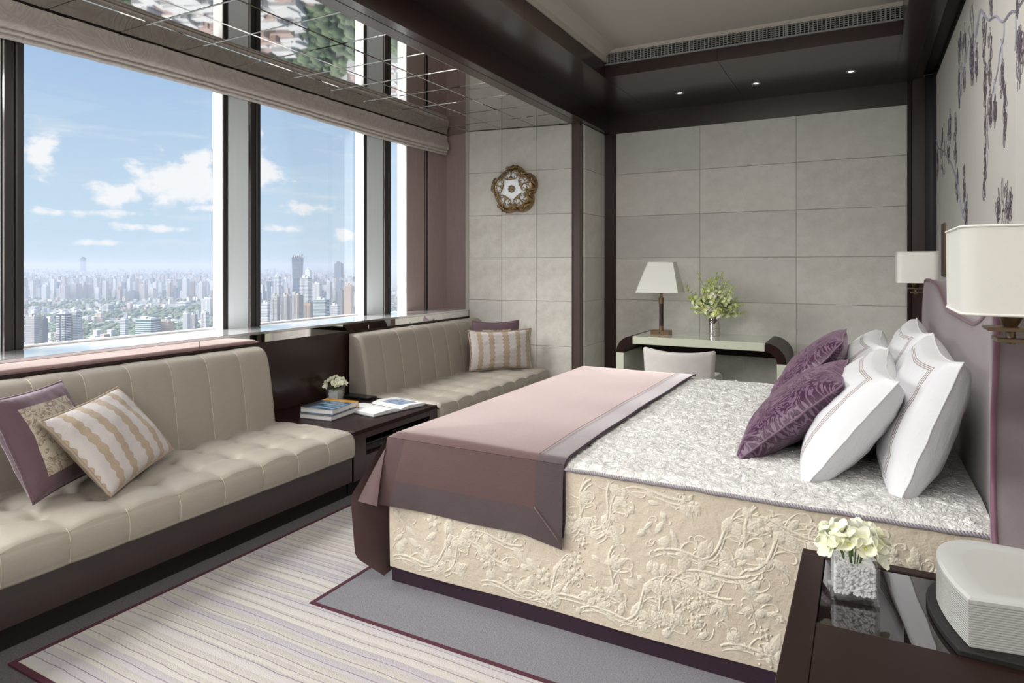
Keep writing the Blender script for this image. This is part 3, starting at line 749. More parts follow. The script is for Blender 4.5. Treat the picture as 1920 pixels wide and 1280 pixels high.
def cube_vase(c, s, h, rz, label, nb, bs, spread, grp, pebr=.0045, npeb=900):
    r = root('flower_cube_vase', c, label, 'vase', grp); r.rotation_euler = (0, 0, rz)
    mb = MB(); t = .006; mb.box(-s/2, -s/2, 0, s/2, s/2, h); 
    obj('glass_cube', MB().box(-s/2, -s/2, 0, s/2, s/2, .012).box(-s/2, -s/2, .012, -s/2+t, s/2, h).box(s/2-t, -s/2, .012, s/2, s/2, h).box(-s/2+t, -s/2, .012, s/2-t, -s/2+t, h).box(-s/2+t, s/2-t, .012, s/2-t, s/2, h), 'vglass', r, local=True)
    mb = MB(); q = s/2-t-.005
    mb.box(-q+.005, -q+.005, .018, q-.005, q-.005, h*.74)
    for k in range(npeb):
        f = random.random(); z = random.uniform(.014, h*.8)
        a = random.uniform(-q, q)
        if f < .2: p = (a, -q, z)
        elif f < .4: p = (a, q, z)
        elif f < .6: p = (-q, a, z)
        elif f < .8: p = (q, a, z)
        else: p = (a, random.uniform(-q, q), h*.78)
        mb.ico(p, pebr*random.uniform(.6, 1.1), 1, (1, 1, .8), jit=.15)
    obj('white_gravel', mb, 'pebble', r, local=True, kind='stuff')
    for k in range(nb):
        el = math.asin(random.uniform(.05, 1)); az = k*2.39996+random.uniform(-.3, .3)
        d = Vector((math.cos(az)*math.cos(el), math.sin(az)*math.cos(el), math.sin(el)))
        p = Vector((d.x*spread, d.y*spread, h+.012+d.z*spread*.72))
        mb = MB(); blossom_mb(mb, (0,0,0), (0,0,1), bs, 4 if k % 3 else 5)
        o = obj('blossom', mb, ['petal', 'petalc'], r, local=True, smooth=True)
        o.location = p; o.rotation_euler = (d+Vector((random.uniform(-.3,.3), random.uniform(-.3,.3), .1))).to_track_quat('Z', 'Y').to_euler()
    mb = MB()
    for k in range(14):
        a = random.uniform(0, 6.28); mb.tube([(math.cos(a)*q*.4, math.sin(a)*q*.4, h*.7), (math.cos(a)*q*.8, math.sin(a)*q*.8, h+.02), (math.cos(a)*spread*.7, math.sin(a)*spread*.7, h+.03)], .0016, 5)
    obj('stems', mb, 'stem', r, local=True, smooth=True, kind='stuff')
    return r
random.seed(11)
cube_vase((-3.40, 3.575, .389), .10, .105, .25, 'small glass cube of white orchid blossoms on the low cabinet behind the books', 22, .034, .062, None, .004, 350)

# ================================================================== CUSHIONS
def pillow(name, c, right, up, w, h, t, front, back, label, cat='cushion', group=None, pipe=None, pr=.004, region=None, seed=1, n=34, pinch=.06, sag=0, lump=.012, flange=0, plump=.42, bend=0):
    """c centre; right/up direction vectors; normal = right x up is the front"""
    R = Vector(right).normalized(); U = Vector(up).normalized(); Nn = R.cross(U).normalized(); U = Nn.cross(R).normalized()
    c = Vector(c)
    r = root(name, tuple(c-U*h/2), label, cat, group)
    def outline(a, b):
        # concave sides, pointed corners
        x = a*w/2*(1-pinch*(1-b*b)); y = b*h/2*(1-pinch*(1-a*a))
        return x, y
    def surf(sign):
        def f(u, v):
            a, b = u*2-1, v*2-1; a2 = math.copysign(abs(a)**.85, a); b2 = math.copysign(abs(b)**.85, b)
            x, y = outline(a2, b2)
            k = max(0, (1-a2*a2)*(1-b2*b2)); th = t/2*(k**plump)
            inn = min(1, k*3)
            nn = mnoise.noise((a*1.6+seed*7, b*1.6, sign*3))*lump*inn+mnoise.noise((a*5+seed, b*5, sign*3))*lump*.35*inn
            wr = mnoise.noise((a*11+seed, b*3 if abs(b) > abs(a) else b*11, 5))*lump*.3*min(1, k*6)*(1-inn*.6)
            yy = y; 
            if sag: yy = y-sag*(1-a2*a2)*max(0, b2)*h*.5
            z = sign*th+nn*sign+wr+bend*(1-b2*b2)
            return tuple(c+R*x+U*yy+Nn*z)
        return f
    mb = MB(); mb.grid(surf(1), n, n, mi=0, uv=True)
    mats = [front]
    if region:
        mats = [front, region[1]]
        k = 0
        for i in range(n):
            for j in range(n):
                a, b = (i+.5)/n*2-1, (j+.5)/n*2-1
                if max(abs(a)*region[2] if len(region) > 2 else abs(a), abs(b)) > region[0]: mb.mi[k] = 1
                k += 1
    obj('front_cover', mb, mats, r, smooth=True, fix=False)
    mb = MB(); mb.grid(surf(-1), n, n, uv=True); mb.f = [f[::-1] for f in mb.f]
    obj('back_cover', mb, back, r, smooth=True, fix=False)
    if pipe:
        pts = []
        for (a0, b0, a1, b1) in ((-1,-1,1,-1), (1,-1,1,1), (1,1,-1,1), (-1,1,-1,-1)):
            for k in range(22):
                q = k/22; a = a0+(a1-a0)*q; b = b0+(b1-b0)*q; x, y = outline(a, b)
                if sag: y = y-sag*(1-a*a)*max(0, b)*h*.5
                wob = mnoise.noise((a*4+seed, b*4, 2))*.004
                pts.append(tuple(c+R*x*(1+flange)+U*(y*(1+flange))+Nn*wob+Nn*bend*(1-b*b)))
        obj('piping', MB().tube(pts, pr, 6, closed=True), pipe, r, smooth=True)
    return r
# sofa cushions, left sofa
pillow('embroidered_cushion', (-3.125, 1.53, .63), (-.24, .39, .0), (-.17, -.06, .40), .47, .45, .15, 'embr', 'mauve', 'square floral embroidered cushion with broad mauve border, leaning on the left long sofa', region=(.66, 'mauve'), pipe='mauve', pr=.005, seed=3, pinch=.05)
pillow('cable_striped_cushion', (-3.06, 1.775, .585), (-.34, .53, .03), (-.27, -.08, .33), .60, .42, .15, 'cable', 'taupepipe', 'oblong linen cushion with tan cable stripes on the long left sofa', pipe='taupepipe', pr=.006, seed=5, pinch=.05, flange=.01)
# corner sofa
pillow('embroidered_cushion', (-3.115, 5.445, .635), (.40, .36, 0), (-.04, .04, .5), .46, .43, .12, 'embr', 'mauve', 'mauve velvet cushion with embroidered centre behind the striped cushion in the sofa corner', region=(.58, 'mauve'), pipe='mauve', pr=.005, seed=8, pinch=.05, sag=.06)
pillow('cable_striped_cushion', (-3.0, 5.33, .592), (.45, .50, 0), (-.03, .04, .5), .62, .37, .14, 'cable', 'taupepipe', 'oblong linen cushion with tan cable stripes standing on the corner sofa', pipe='taupepipe', pr=.006, seed=9, pinch=.06, flange=.015, sag=.06)

# ================================================================== FLOWER WALL LAMP
def sconce():
    ctr = Tp @ Vector((.503, 0, 2.127)); nrm = (Tp.to_3x3() @ Vector((0, -1, 0))); Rr = Tp.to_3x3() @ Vector((1, 0, 0)); Z = Vector((0,0,1))
    s = root('flower_wall_lamp', tuple(ctr), 'bronze five-petalled flower wall lamp with opal glass on the stone pillar', 'wall lamp')
    def P(x, y, h): return tuple(ctr+Rr*x+Z*y+nrm*h)
    rot0 = PI/2+.06
    def rad(th):
        q = abs(math.cos(2.5*(th-rot0))); return .245*(.80+.20*q**.7)
    # bronze shell: five domed lobes
    mb = MB(); NA, NR = 100, 14
    def f(u, v):
        th = u*2*PI; r = rad(th)*(1-v*.28); hgt = .03+.075*math.sin(v*PI/2)
        return P(r*math.cos(th), r*math.sin(th), hgt)
    mb.grid(f, NA, 8)
    def f0(u, v): th = u*2*PI; r = rad(th)*(1-.15*(1-v)); return P(r*math.cos(th), r*math.sin(th), .03*v)
    mb.grid(f0, NA, 3)
    obj('bronze_shell', mb, 'brass', s, smooth=True)
    def g(u, v):
        th = u*2*PI; r = rad(th)*.80*(1-v); return P(r*math.cos(th), r*math.sin(th), .080+.052*math.sin(min(1, v*1.6)*PI/2))
    og = obj('opal_glass', MB().grid(g, NA, 10), 'glow', s, smooth=True)
    for k in range(5):
        th = rot0+k*2*PI/5; ca, sa = math.cos(th), math.sin(th)
        def Q(a, b, h): return P(a*ca-b*sa, a*sa+b*ca, h)
        mb = MB()
        # stem from rim inward, fan at both ends
        mb.tube([Q(.245, 0, .05), Q(.20, 0, .105), Q(.16, 0, .128), Q(.12, 0, .135)], [.010, .011, .009, .007], 7)
        for j in range(-3, 4):
            a = j*.30; mb.tube([Q(.125, 0, .137), Q(.105-.01, a*.030, .142), Q(.085+abs(j)*.004, a*.060, .138)], [.006, .007, .004], 6)
            mb.tube([Q(.20, 0, .108), Q(.225, a*.045, .095), Q(.243-abs(j)*.008, a*.085, .06)], [.006, .007, .004], 6)
        for sg in (-1, 1):
            pts = [Q(.15+.030*math.cos(t), sg*(.012+.036)+sg*.030*math.sin(t)*.9, .134) for t in [i*.5-1.6 for i in range(9)]]
            mb.tube(pts, [.006-.0003*i for i in range(9)], 6)
            pts = [Q(.115+.02*math.cos(t)*(1-.06*i), sg*(.045+.020*math.sin(t)*(1-.06*i)), .136) for i, t in enumerate([i*.6+.5 for i in range(10)])]
            mb.tube(pts, .0045, 6)
            mb.ico(Q(.232, sg*.055, .075), .007, 1)
        obj('acanthus_ornament', mb, 'bronze', s, smooth=True)
        # ornament between petals
        th2 = th+PI/5; ca, sa = math.cos(th2), math.sin(th2)
        def Q2(a, b, h): return P(a*ca-b*sa, a*sa+b*ca, h)
        mb = MB()
        for j in range(-3, 4): a = j*.28; mb.tube([Q2(.205, 0, .07), Q2(.165, a*.03, .112), Q2(.13+abs(j)*.003, a*.07, .128)], [.008, .008, .004], 6)
        for j in range(-2, 3): a = j*.3; mb.tube([Q2(.17, 0, .11), Q2(.195, a*.04, .09), Q2(.208, a*.07, .06)], [.006, .007, .004], 6)
        obj('scroll_ornament', mb, 'bronze', s, smooth=True)
    mb = MB(); mb.ico(P(0, 0, .142), .014, 2)
    for k in range(8): a = k*PI/4; mb.ico(P(.028*math.cos(a), .028*math.sin(a), .14), .0115, 2)
    obj('centre_rosette', mb, 'brass', og, smooth=True)
sconce()

# ================================================================== DESK, CHAIR, LAMP, VASE
dk = root('writing_desk', (-1.25, 5.93, 0), 'cream lacquer writing desk with curved brown corners against the far stone wall', 'desk')
DY0, DY1 = 5.62, 6.24
bx('desktop', -1.811, DY0, .682, -.70, DY1, .75, 'lacquer', dk, bevel=.003)
def corner(cx_, sx, ro):
    outer = [(cx_+sx*ro*math.sin(a), .75-ro+ro*math.cos(a)) for a in [i*PI/2/12 for i in range(13)]]; ri = ro-.072
    inner = [(cx_+sx*ri*math.sin(a), .75-ro+ri*math.cos(a)) for a in [i*PI/2/12 for i in range(13)]]
    return MB().prism(outer+inner[::-1], 'y', DY0, DY1)
obj('curved_corner', corner(-1.811, -1, .153), 'nswood', dk, bevel=.002, seg=1, auto=.5)
obj('curved_corner', corner(-.70, 1, .165), 'nswood', dk, bevel=.002, seg=1, auto=.5)
bx('leg', -1.964, DY0, 0, -1.892, DY1, .597, 'lacquer', dk, bevel=.003)
bx('leg', -.607, DY0, 0, -.535, DY1, .585, 'lacquer', dk, bevel=.003)
bx('modesty_panel', -1.892, 6.17, .56, -.607, 6.20, .69, 'nswood', dk, bevel=.002)

ch = root('desk_chair', (-1.32, 5.42, 0), 'silver-grey velvet desk chair with a low curved back pulled up to the desk', 'chair')
def chb(sign, off):
    def f(u, v):
        a = u*2-1; x = -1.32+a*(.275+.018*v); y = 5.28+.055*(1-a*a)*-1*1+off+.0; z = .36+v*(.343-.045*(1-a*a)*1.0+.0)
        y = 5.30-.05*(1-a*a)+off+.03*(1-v)
        return (x, y, z)
    return f
mb = MB()
def chf(u, v):
    # closed section front/back
    a = u*2-1; ang = v*2*PI; hz_ = .17; zc = .53-.022*(1-a*a); q = abs(math.cos(ang))**.25*math.copysign(1, math.cos(ang)); p = abs(math.sin(ang))**.55*math.copysign(1, math.sin(ang))
    e = max(0, 1-(1-abs(a))/.05)**2
    z = .53+q*(.175-.0)*(1-e*.06)-(.028*(1-a*a) if q > 0 else 0); y = 5.31-.06*(1-a*a)+p*.03*(1-e*.6)
    return (-1.32+a*(.272+.022*(z-.36)/.34), y, z)
mb.grid(chf, 40, 40); m0 = 41
mb.add([mb.v[i] for i in range(m0-1)], [tuple(range(m0-1))]); mb.add([mb.v[40*m0+i] for i in range(m0-1)], [tuple(range(m0-1))])
obj('backrest', mb, 'chair', ch, smooth=True, auto=1.0)
obj('seat', MB().box(-1.58, 5.30, .36, -1.06, 5.80, .46), 'chair', ch, bevel=.03, seg=4, auto=1.0)
for x in (-1.55, -1.13):
    for y in (5.32, 5.74): obj('leg', MB().add([(x, y, .37), (x+.045, y, .37), (x+.045, y+.045, .37), (x, y+.045, .37), (x+.01, y+.01, 0), (x+.035, y+.01, 0), (x+.035, y+.035, 0), (x+.01, y+.035, 0)], [(0,1,2,3),(4,7,6,5),(0,4,5,1),(1,5,6,2),(2,6,7,3),(3,7,4,0)]), 'nswood', ch)

dl = root('desk_lamp', (-1.63, 5.93, .75), 'table lamp with square tapered white shade on the left of the writing desk', 'lamp')
lx, ly = -1.635, 5.93
bx('base', lx-.085, ly-.06, .75, lx+.085, ly+.06, .785, 'brassd', dl, bevel=.002)
obj('switch', MB().tube([(lx, ly-.06, .767), (lx, ly-.067, .767)], .006, 10), 'black', dl, smooth=True, auto=.6)
obj('collar', MB().lathe([(.02, .785), (.02, .825), (.018, .826)], (lx, ly, 0), 24), 'brassd', dl, smooth=True, auto=.6)
obj('stem', MB().lathe([(.0195, .826), (.0195, 1.035)], (lx, ly, 0), 24), 'leather', dl, smooth=True, auto=.6)
obj('collar', MB().lathe([(.023, 1.03), (.024, 1.085), (.012, 1.087), (.012, 1.15)], (lx, ly, 0), 24), 'brassd', dl, smooth=True, auto=.6)
def frustum(x0, x1, y0, y1, z0, X0, X1, Y0, Y1, z1, t=.003):
    mb = MB(); a = [(x0,y0,z0),(x1,y0,z0),(x1,y1,z0),(x0,y1,z0)]; b = [(X0,Y0,z1),(X1,Y0,z1),(X1,Y1,z1),(X0,Y1,z1)]
    ai = [(x0+t,y0+t,z0),(x1-t,y0+t,z0),(x1-t,y1-t,z0),(x0+t,y1-t,z0)]; bi = [(X0+t,Y0+t,z1),(X1-t,Y0+t,z1),(X1-t,Y1-t,z1),(X0+t,Y1-t,z1)]
    fs = []
    for k in range(4): l = (k+1) % 4; fs += [(k, l, 4+l, 4+k), (8+k, 12+k, 12+l, 8+l), (k, 8+k, 8+l, l), (4+k, 4+l, 12+l, 12+k)]
    return mb.add(a+b+ai+bi, fs)
shd0 = obj('lamp_shade', frustum(lx-.205, lx+.185, ly-.13, ly+.13, 1.135, lx-.105, lx+.125, ly-.075, ly+.075, 1.412), 'linen', dl)
mb = MB()
for (a, b) in (((lx-.205, ly-.13, 1.135), (lx-.105, ly-.075, 1.412)), ((lx+.185, ly-.13, 1.135), (lx+.125, ly-.075, 1.412)), ((lx+.185, ly+.13, 1.135), (lx+.125, ly+.075, 1.412)), ((lx-.205, ly+.13, 1.135), (lx-.105, ly+.075, 1.412))): mb.tube([a, b], .0028, 6)
for z, q in ((1.135, (-.205, .185, -.13, .13)), (1.412, (-.105, .125, -.075, .075))): mb.tube([(lx+q[0], ly+q[2], z), (lx+q[1], ly+q[2], z), (lx+q[1], ly+q[3], z), (lx+q[0], ly+q[3], z)], .0028, 6, closed=True)
obj('edge_tape', mb, 'linenin', shd0, smooth=True)

# orchid bouquet in silver vase
random.seed(21)
vx, vy = -1.17, 5.99
vs_ = root('orchid_vase', (vx, vy, .75), 'mirrored cylinder vase of lime and white orchids standing on the desk', 'vase')
obj('cylinder_vase', MB().lathe([(.001, 0), (.048, .0), (.05, .004), (.05, .215), (.046, .215), (.046, .01), (.001, .01)], (vx, vy, .75), 36, cap=False), 'chrome', vs_, smooth=True, auto=.6)
stm = MB(); blo = MB(); bud = MB(); lea = MB()
for k in range(40):
    az = k*2.39996; el = math.radians(random.choice([2, 10, 18, 28, 40, 52, 66, 80])); ln = random.uniform(.19, .275)*(1.0 if el < .6 else 1.2)
    d = Vector((math.cos(az)*math.cos(el), math.sin(az)*math.cos(el)*.8, math.sin(el)))
    b0 = Vector((vx+d.x*.02, vy+d.y*.02, .93)); pts = []
    for j in range(9):
        t = j/8; p = b0+Vector((d.x*ln*t, d.y*ln*t, .05*t+d.z*ln*t*1.12-.035*t*t*(1-d.z)))
        pts.append(tuple(p))
    stm.tube(pts, [.0024-.00018*j for j in range(9)], 5)
    for j in range(2, 9):
        for q in range(4 if j < 6 else 2):
            p = Vector(pts[j]); off = Vector((random.uniform(-1, 1), random.uniform(-1, 1), random.uniform(-.7, 1))).normalized()
            c_ = p+off*.018
            if j < 7: blossom_mb(blo, tuple(c_), tuple(off+d*.4), random.uniform(.021, .033), 5, (0 if random.random() < .65 else 1, 2), .3)
            else: bud.ico(tuple(c_), .0065, 1, (1, 1, 1.8))
    bud.ico(pts[-1], .0055, 1, (1, 1, 2))
for k in range(110):
    az = random.uniform(0, 6.28); d = Vector((math.cos(az), math.sin(az)*.8, random.uniform(-.1, .8))).normalized()
    p = Vector((vx, vy, .985))+d*random.uniform(.03, .12); R_ = (d+Vector((0, 0, .2))).to_track_quat('X', 'Z').to_matrix().to_4x4()
    petal_mb(lea, random.uniform(.03, .055), .016, random.uniform(-.5, .4), Matrix.Translation(p) @ R_ @ Matrix.Rotation(random.uniform(-1, 1), 4, 'X'))
obj('stems', stm, 'stem', vs_, smooth=True, kind='stuff'); obj('orchid_blossoms', blo, ['petalg', 'petal', 'petalc'], vs_, smooth=True, kind='stuff', fix=False)
obj('buds', bud, 'bud', vs_, smooth=True, kind='stuff'); obj('leaves', lea, 'leaf', vs_, smooth=True, kind='stuff', fix=False)

# ================================================================== BED
BX0, BX1, BY0, BY1, BZ = -1.815, .33, 2.24, 4.43, .628
RX1 = -.985
bed = root('bed', (-.75, 3.33, 0), 'king-size bed with ivory quilted floral bedspread and tall grey-mauve velvet headboard', 'bed')
mb = MB()
def rr(u, v):  # top with soft edge
    x = BX0+u*(BX1-BX0); y = BY0+v*(BY1-BY0)
    e = min(x-BX0, y-BY0, BY1-y); k = max(0, 1-e/.05)
    z = BZ-.022*k*k+(mnoise.noise((x*3, y*3, 0))*.006+abs(mnoise.noise((x*14, y*17, 0)))*-.010+mnoise.noise((x*30, y*34, 4))*.003)*(1-k)+.006
    z += .012*math.sin(min(1, max(0, e/.5))*PI/2)
    return (x, y, z)
obj('bedspread_top', MB().grid(rr, 150, 150), 'spreadtop', bed, smooth=True)
def side(u, v):
    x = BX0+u*(BX1-BX0); z = .07+v*(BZ-.022+.006-.07)
    return (x, BY0-.004*math.sin(v*PI)-mnoise.noise((x*6, z*5, 0))*.006*(1-v)*4*v-.006*(1-v)*math.sin(x*7), z)
obj('bedspread_side', MB().grid(side, 160, 40), 'spread', bed, smooth=True)
obj('bedspread_side', MB().grid(lambda u, v: (BX0-.004*math.sin(v*PI), BY0+u*(BY1-BY0), .07+v*(BZ-.022-.064)), 80, 20), 'spread', bed, smooth=True)
obj('bedspread_side', MB().grid(lambda u, v: (BX0+u*(BX1-BX0), BY1+.004*math.sin(v*PI), .07+v*(BZ-.022-.064)), 80, 20), 'spread', bed, smooth=True)
obj('bed_skirt', MB().box(BX0+.006, BY0+.008, 0, BX1, BY1-.008, .085), 'skirt', bed)
obj('mattress_block', MB().box(BX0+.03, BY0+.03, .085, BX1, BY1-.03, BZ-.04), 'spread', bed)
pts = [(BX1, BY0-.004, BZ-.008)]+[(BX1-(BX1-RX1+.0)*i/60, BY0-.004+mnoise.noise((i*.3, 0, 0))*.003, BZ-.010+mnoise.noise((i*.25, 5, 0))*.004) for i in range(1, 61)]
obj('corded_edge', MB().tube(pts, .0075, 8), 'cord', bed, smooth=True)

# raised floral embroidery
random.seed(5)
def relief(mb, S, w, h, dens=1.0, sc=1.0):
    """S(a,b,hh) maps plane coords to 3D; w,h size"""
    def curve(pts, r, flat=.5):
        P3 = []; N = len(pts); n = 6
        vs = []
        for i, p in enumerate(pts):
            a = pts[max(0, i-1)]; b = pts[min(N-1, i+1)]; tx, ty = b[0]-a[0], b[1]-a[1]; l = math.hypot(tx, ty) or 1; nx, ny = -ty/l, tx/l
            rr_ = r*(math.sin(PI*(.12+.88*min(1, 1.15*(1-abs(2*i/(N-1)-1)))))*.4+.6) if N > 2 else r
            for k in range(5):
                an = PI*k/4; c_, s_ = math.cos(an)*rr_, math.sin(an)*rr_*.75
                vs.append(S(p[0]+nx*c_, p[1]+ny*c_, s_-.001))
        mb.add(vs, [(i*5+k, i*5+k+1, (i+1)*5+k+1, (i+1)*5+k) for i in range(N-1) for k in range(4)])
    def inside(x, y): return 0.01 < x < w-.01 and .012 < y < h-.012
    def clip(pts):
        out = []; 
        for p in pts:
            if inside(*p): out.append(p)
            elif len(out) > 2: return out
            else: out = []
        return out
    def leaf(x, y, a, L_, W_):
        n = 7; vs = []; ca, sa = math.cos(a), math.sin(a)
        for i in range(n+1):
            t = i/n; ww = W_*math.sin(PI*t**.8)*(1+.18*(i % 2))*.5
            for j, hh in ((-1, .0), (-.5, .0045), (0, .002), (.5, .0045), (1, .0)):
                px, py = t*L_, j*ww; X_, Y_ = x+px*ca-py*sa, y+px*sa+py*ca
                if not inside(X_, Y_): return
                vs.append(S(X_, Y_, hh*sc*math.sin(PI*min(.95, t+.05))))
        mb.add(vs, [(i*5+k, i*5+k+1, (i+1)*5+k+1, (i+1)*5+k) for i in range(n) for k in range(4)])
    def spiral(x, y, a, L_, turn, r):
        pts = []; px, py, an = x, y, a; N = 22
        for i in range(N):
            pts.append((px, py)); st_ = L_/N*(1-.55*i/N); an += turn*(.06+.42*(i/N)**2); px += math.cos(an)*st_; py += math.sin(an)*st_
        c_ = clip(pts)
        if len(c_) > 3: curve(c_, r)
    def flower(x, y, R_):
        for k in range(6):
            a = k*PI/3+x*9; leaf(x+math.cos(a)*R_*.15, y+math.sin(a)*R_*.15, a, R_, R_*.6)
        for k in range(6):
            a = k*1.05; q = (x+math.cos(a)*R_*1.15, y+math.sin(a)*R_*1.15)
            if inside(*q): mb.ico(S(q[0], q[1], .001), .0042*sc, 1, (1, 1, 1))
    nst = int(w/.21*dens)+1
    for s in range(nst):
        for row in range(max(1, int(h/.25))):
            x = (s+.5*(row % 2))*w/nst+random.uniform(-.04, .04); y = (row+.15)*h/max(1, int(h/.25)); a = random.uniform(.2, .9)
            pts = []; px, py = x, y; sg = random.choice((-1, 1))
            for i in range(34):
                pts.append((px, py)); a2 = a+sg*.9*math.sin(i*.19); px += math.cos(a2)*.016; py += math.sin(a2)*.013
            c_ = clip(pts)
            if len(c_) > 4:
                curve(c_, .0065*sc); curve([(p[0]+.004, p[1]-.017) for p in c_ if inside(p[0]+.004, p[1]-.017)] or c_, .0045*sc)
                for i in range(2, len(c_), 4):
                    sd = 1 if (i//4) % 2 else -1; aa_ = random.uniform(.5, 1.3)*sd+.3
                    spiral(c_[i][0], c_[i][1], aa_, random.uniform(.10, .2), -sd*random.choice((1, 1.2)), .0045*sc)
                    leaf(c_[i][0], c_[i][1], -aa_+.4, random.uniform(.05, .095), random.uniform(.025, .045))
    for k in range(int(w*h*250*dens)):
        x, y = random.uniform(0, w), random.uniform(0, h); t = random.random()
        if t < .08: flower(x, y, random.uniform(.018, .034))
        elif t < .55: leaf(x, y, random.uniform(0, 6.28), random.uniform(.03, .07), random.uniform(.016, .032))
        else: spiral(x, y, random.uniform(0, 6.28), random.uniform(.08, .15), random.choice((-1.3, 1.3)), .004*sc)
mb = MB(); Wd = BX1-BX0
def Sside(a, b, hh):
    p = side(a/Wd, b/(BZ-.022+.006-.07)); return (p[0], p[1]-hh, p[2])
relief(mb, Sside, Wd, BZ-.022+.006-.07, 1.35)
obj('raised_embroidery', mb, 'relief', bed, smooth=True, kind='stuff')
mb = MB()
def Stop(a, b, hh):
    x = -1.1+a; y = BY0+.02+b; q = rr((x-BX0)/(BX1-BX0), (y-BY0)/(BY1-BY0)); return (x, y, q[2]+hh)
relief(mb, Stop, 1.40, 2.13, 1.9, 1.1)
obj('raised_embroidery', mb, 'spreadtop', bed, smooth=True, kind='stuff')

# headboard
def hb_top(t):  # t 0 near .. 1 far, profile height
    y = t
    def sm(x): x = max(0, min(1, x)); return x*x*(3-2*x)
    d = min(y-2.11, 4.5-y)
    return 1.165+.135*(1-sm((d-.10)/.75))-(.10*max(0, 1-d/.05)**2 if d < .05 else 0)
def near_y(z):
    K = [(-.05, 2.0), (.40, 1.99), (.58, 2.06), (.66, 2.20), (.76, 2.285), (.93, 2.25), (1.09, 2.15), (1.25, 2.11), (1.4, 2.11)]
    for i in range(len(K)-1):
        if K[i][0] <= z <= K[i+1][0]:
            t = (z-K[i][0])/(K[i+1][0]-K[i][0]); t = t*t*(3-2*t); return K[i][1]*(1-t)+K[i+1][1]*t
    return K[-1][1]
def hx(y):  # front surface x, wings come slightly forward
    d = min(max(0, y-2.1), max(0, 4.6-y)); return .355-.05*math.exp(-(d/.30)**2)
def far_y(z): return 4.52+.03*math.sin(min(1, max(0, z/1.2))*PI)
def hbf(u, v):
    zt = 0; 
    y = 2.11+u*(4.52-2.11); top = hb_top(y); z = .05+v*(top-.05)
    yn, yf = near_y(z), far_y(z); y2 = yn+u*(yf-yn)
    e = min(u*2.4, (1-u)*2.4, (1-v)*1.2); rnd = max(0, 1-e/.03)**2*.012
    return (hx(y2)+rnd, y2, z)
hb = obj('headboard', MB().grid(hbf, 120, 70), 'headb', bed, smooth=True)
edge_pts = [hbf(0, v/50) for v in range(0, 51)]+[hbf(u/80, 1) for u in range(1, 81)]+[hbf(1, 1-v/50) for v in range(1, 51)]
mb = MB(); vs = []
for p in edge_pts: vs += [p, (p[0]+.04, p[1], p[2]), (wx-.012, p[1]+.0, p[2])]
mb.add(vs, [(i*3+k, i*3+k+1, (i+1)*3+k+1, (i+1)*3+k) for i in range(len(edge_pts)-1) for k in (0, 1)])
obj('headboard_edge', mb, 'headb', hb, smooth=True)
obj('headboard_piping', MB().tube([(p[0]-.004, p[1], p[2]) for p in edge_pts], .008, 8), 'hpipe', hb, smooth=True)

# bed runner (throw)
rn = root('bed_runner', (-1.4, 3.3, .64), 'dusty mauve velvet bed runner with darker border draped over the foot of the bed', 'bed runner')
RX1, BW = -.985, .115
mb = MB(); RT = BZ+.022
def mi_at(x, y): return 1 if x > RX1-BW else 0
# top
NX, NY = 44, 90
xs_ = sorted([BX0-.006+(RX1-BW-BX0+.006)*i/38 for i in range(39)]+[RX1-BW+BW*i/6 for i in range(1, 7)])
ys_ = [BY0-.006+(BY1-BY0+.012)*i/NY for i in range(NY+1)]
def topz(x, y):
    e = min(x-(BX0-.006), y-(BY0-.006), BY1+.006-y); k = max(0, 1-e/.035)
    return RT-.016*k*k+.010*math.sin(min(1, e/.5)*PI/2)+mnoise.noise((x*2.3, y*2.3, 7))*.006*(1-k)
def skew(x, y):  # slightly slanted lay
    return x
vs = [(skew(x, y)+(-.0), y, topz(x, y)) for x in xs_ for y in ys_]; m0 = len(ys_); o0 = len(mb.v)
mb.v += vs
for i in range(len(xs_)-1):
    for j in range(len(ys_)-1):
        mb.f.append((i*m0+j, (i+1)*m0+j, (i+1)*m0+j+1, i*m0+j+1)); mb.mi.append(1 if xs_[i] >= RX1-BW-1e-6 else 0)
# near drop
HB = .355; HS = .463
zs_ = [1-(k/8)*1.0 for k in range(9)]
lev = [topz(-1.4, BY0-.006)+(HS-topz(-1.4, BY0-.006))*k/9 for k in range(10)]+[HS+(HB-HS)*k/5 for k in range(1, 6)]
vs = []; nl = len(lev)
for x in xs_:
    q = (x-BX0)/(RX1-BX0)
    for k, z in enumerate(lev):
        d = (lev[0]-z)/(lev[0]-HB)
        lf = max(0, 1-q/.28); xx = x-.15*lf*lf*d; yy = BY0-.010-.012*math.sin(min(1, d*1.4)*PI/2)-.055*lf**2*d-mnoise.noise((x*5, z*3, 1))*.006*d
        zz_ = z-.012*math.sin(q*PI)*d-.035*d*max(0, q-.8)/.2
        if q < 0: xx = x
        vs.append((xx, yy, topz(x, BY0-.006) if k == 0 else zz_-.0))
o0 = len(mb.v); mb.v += vs
for i in range(len(xs_)-1):
    for k in range(nl-1):
        mb.f.append((o0+i*nl+k, o0+i*nl+k+1, o0+(i+1)*nl+k+1, o0+(i+1)*nl+k)); mb.mi.append(2 if i < 5 else 1 if (xs_[i] >= RX1-BW-1e-6 or k >= 9) else 0)
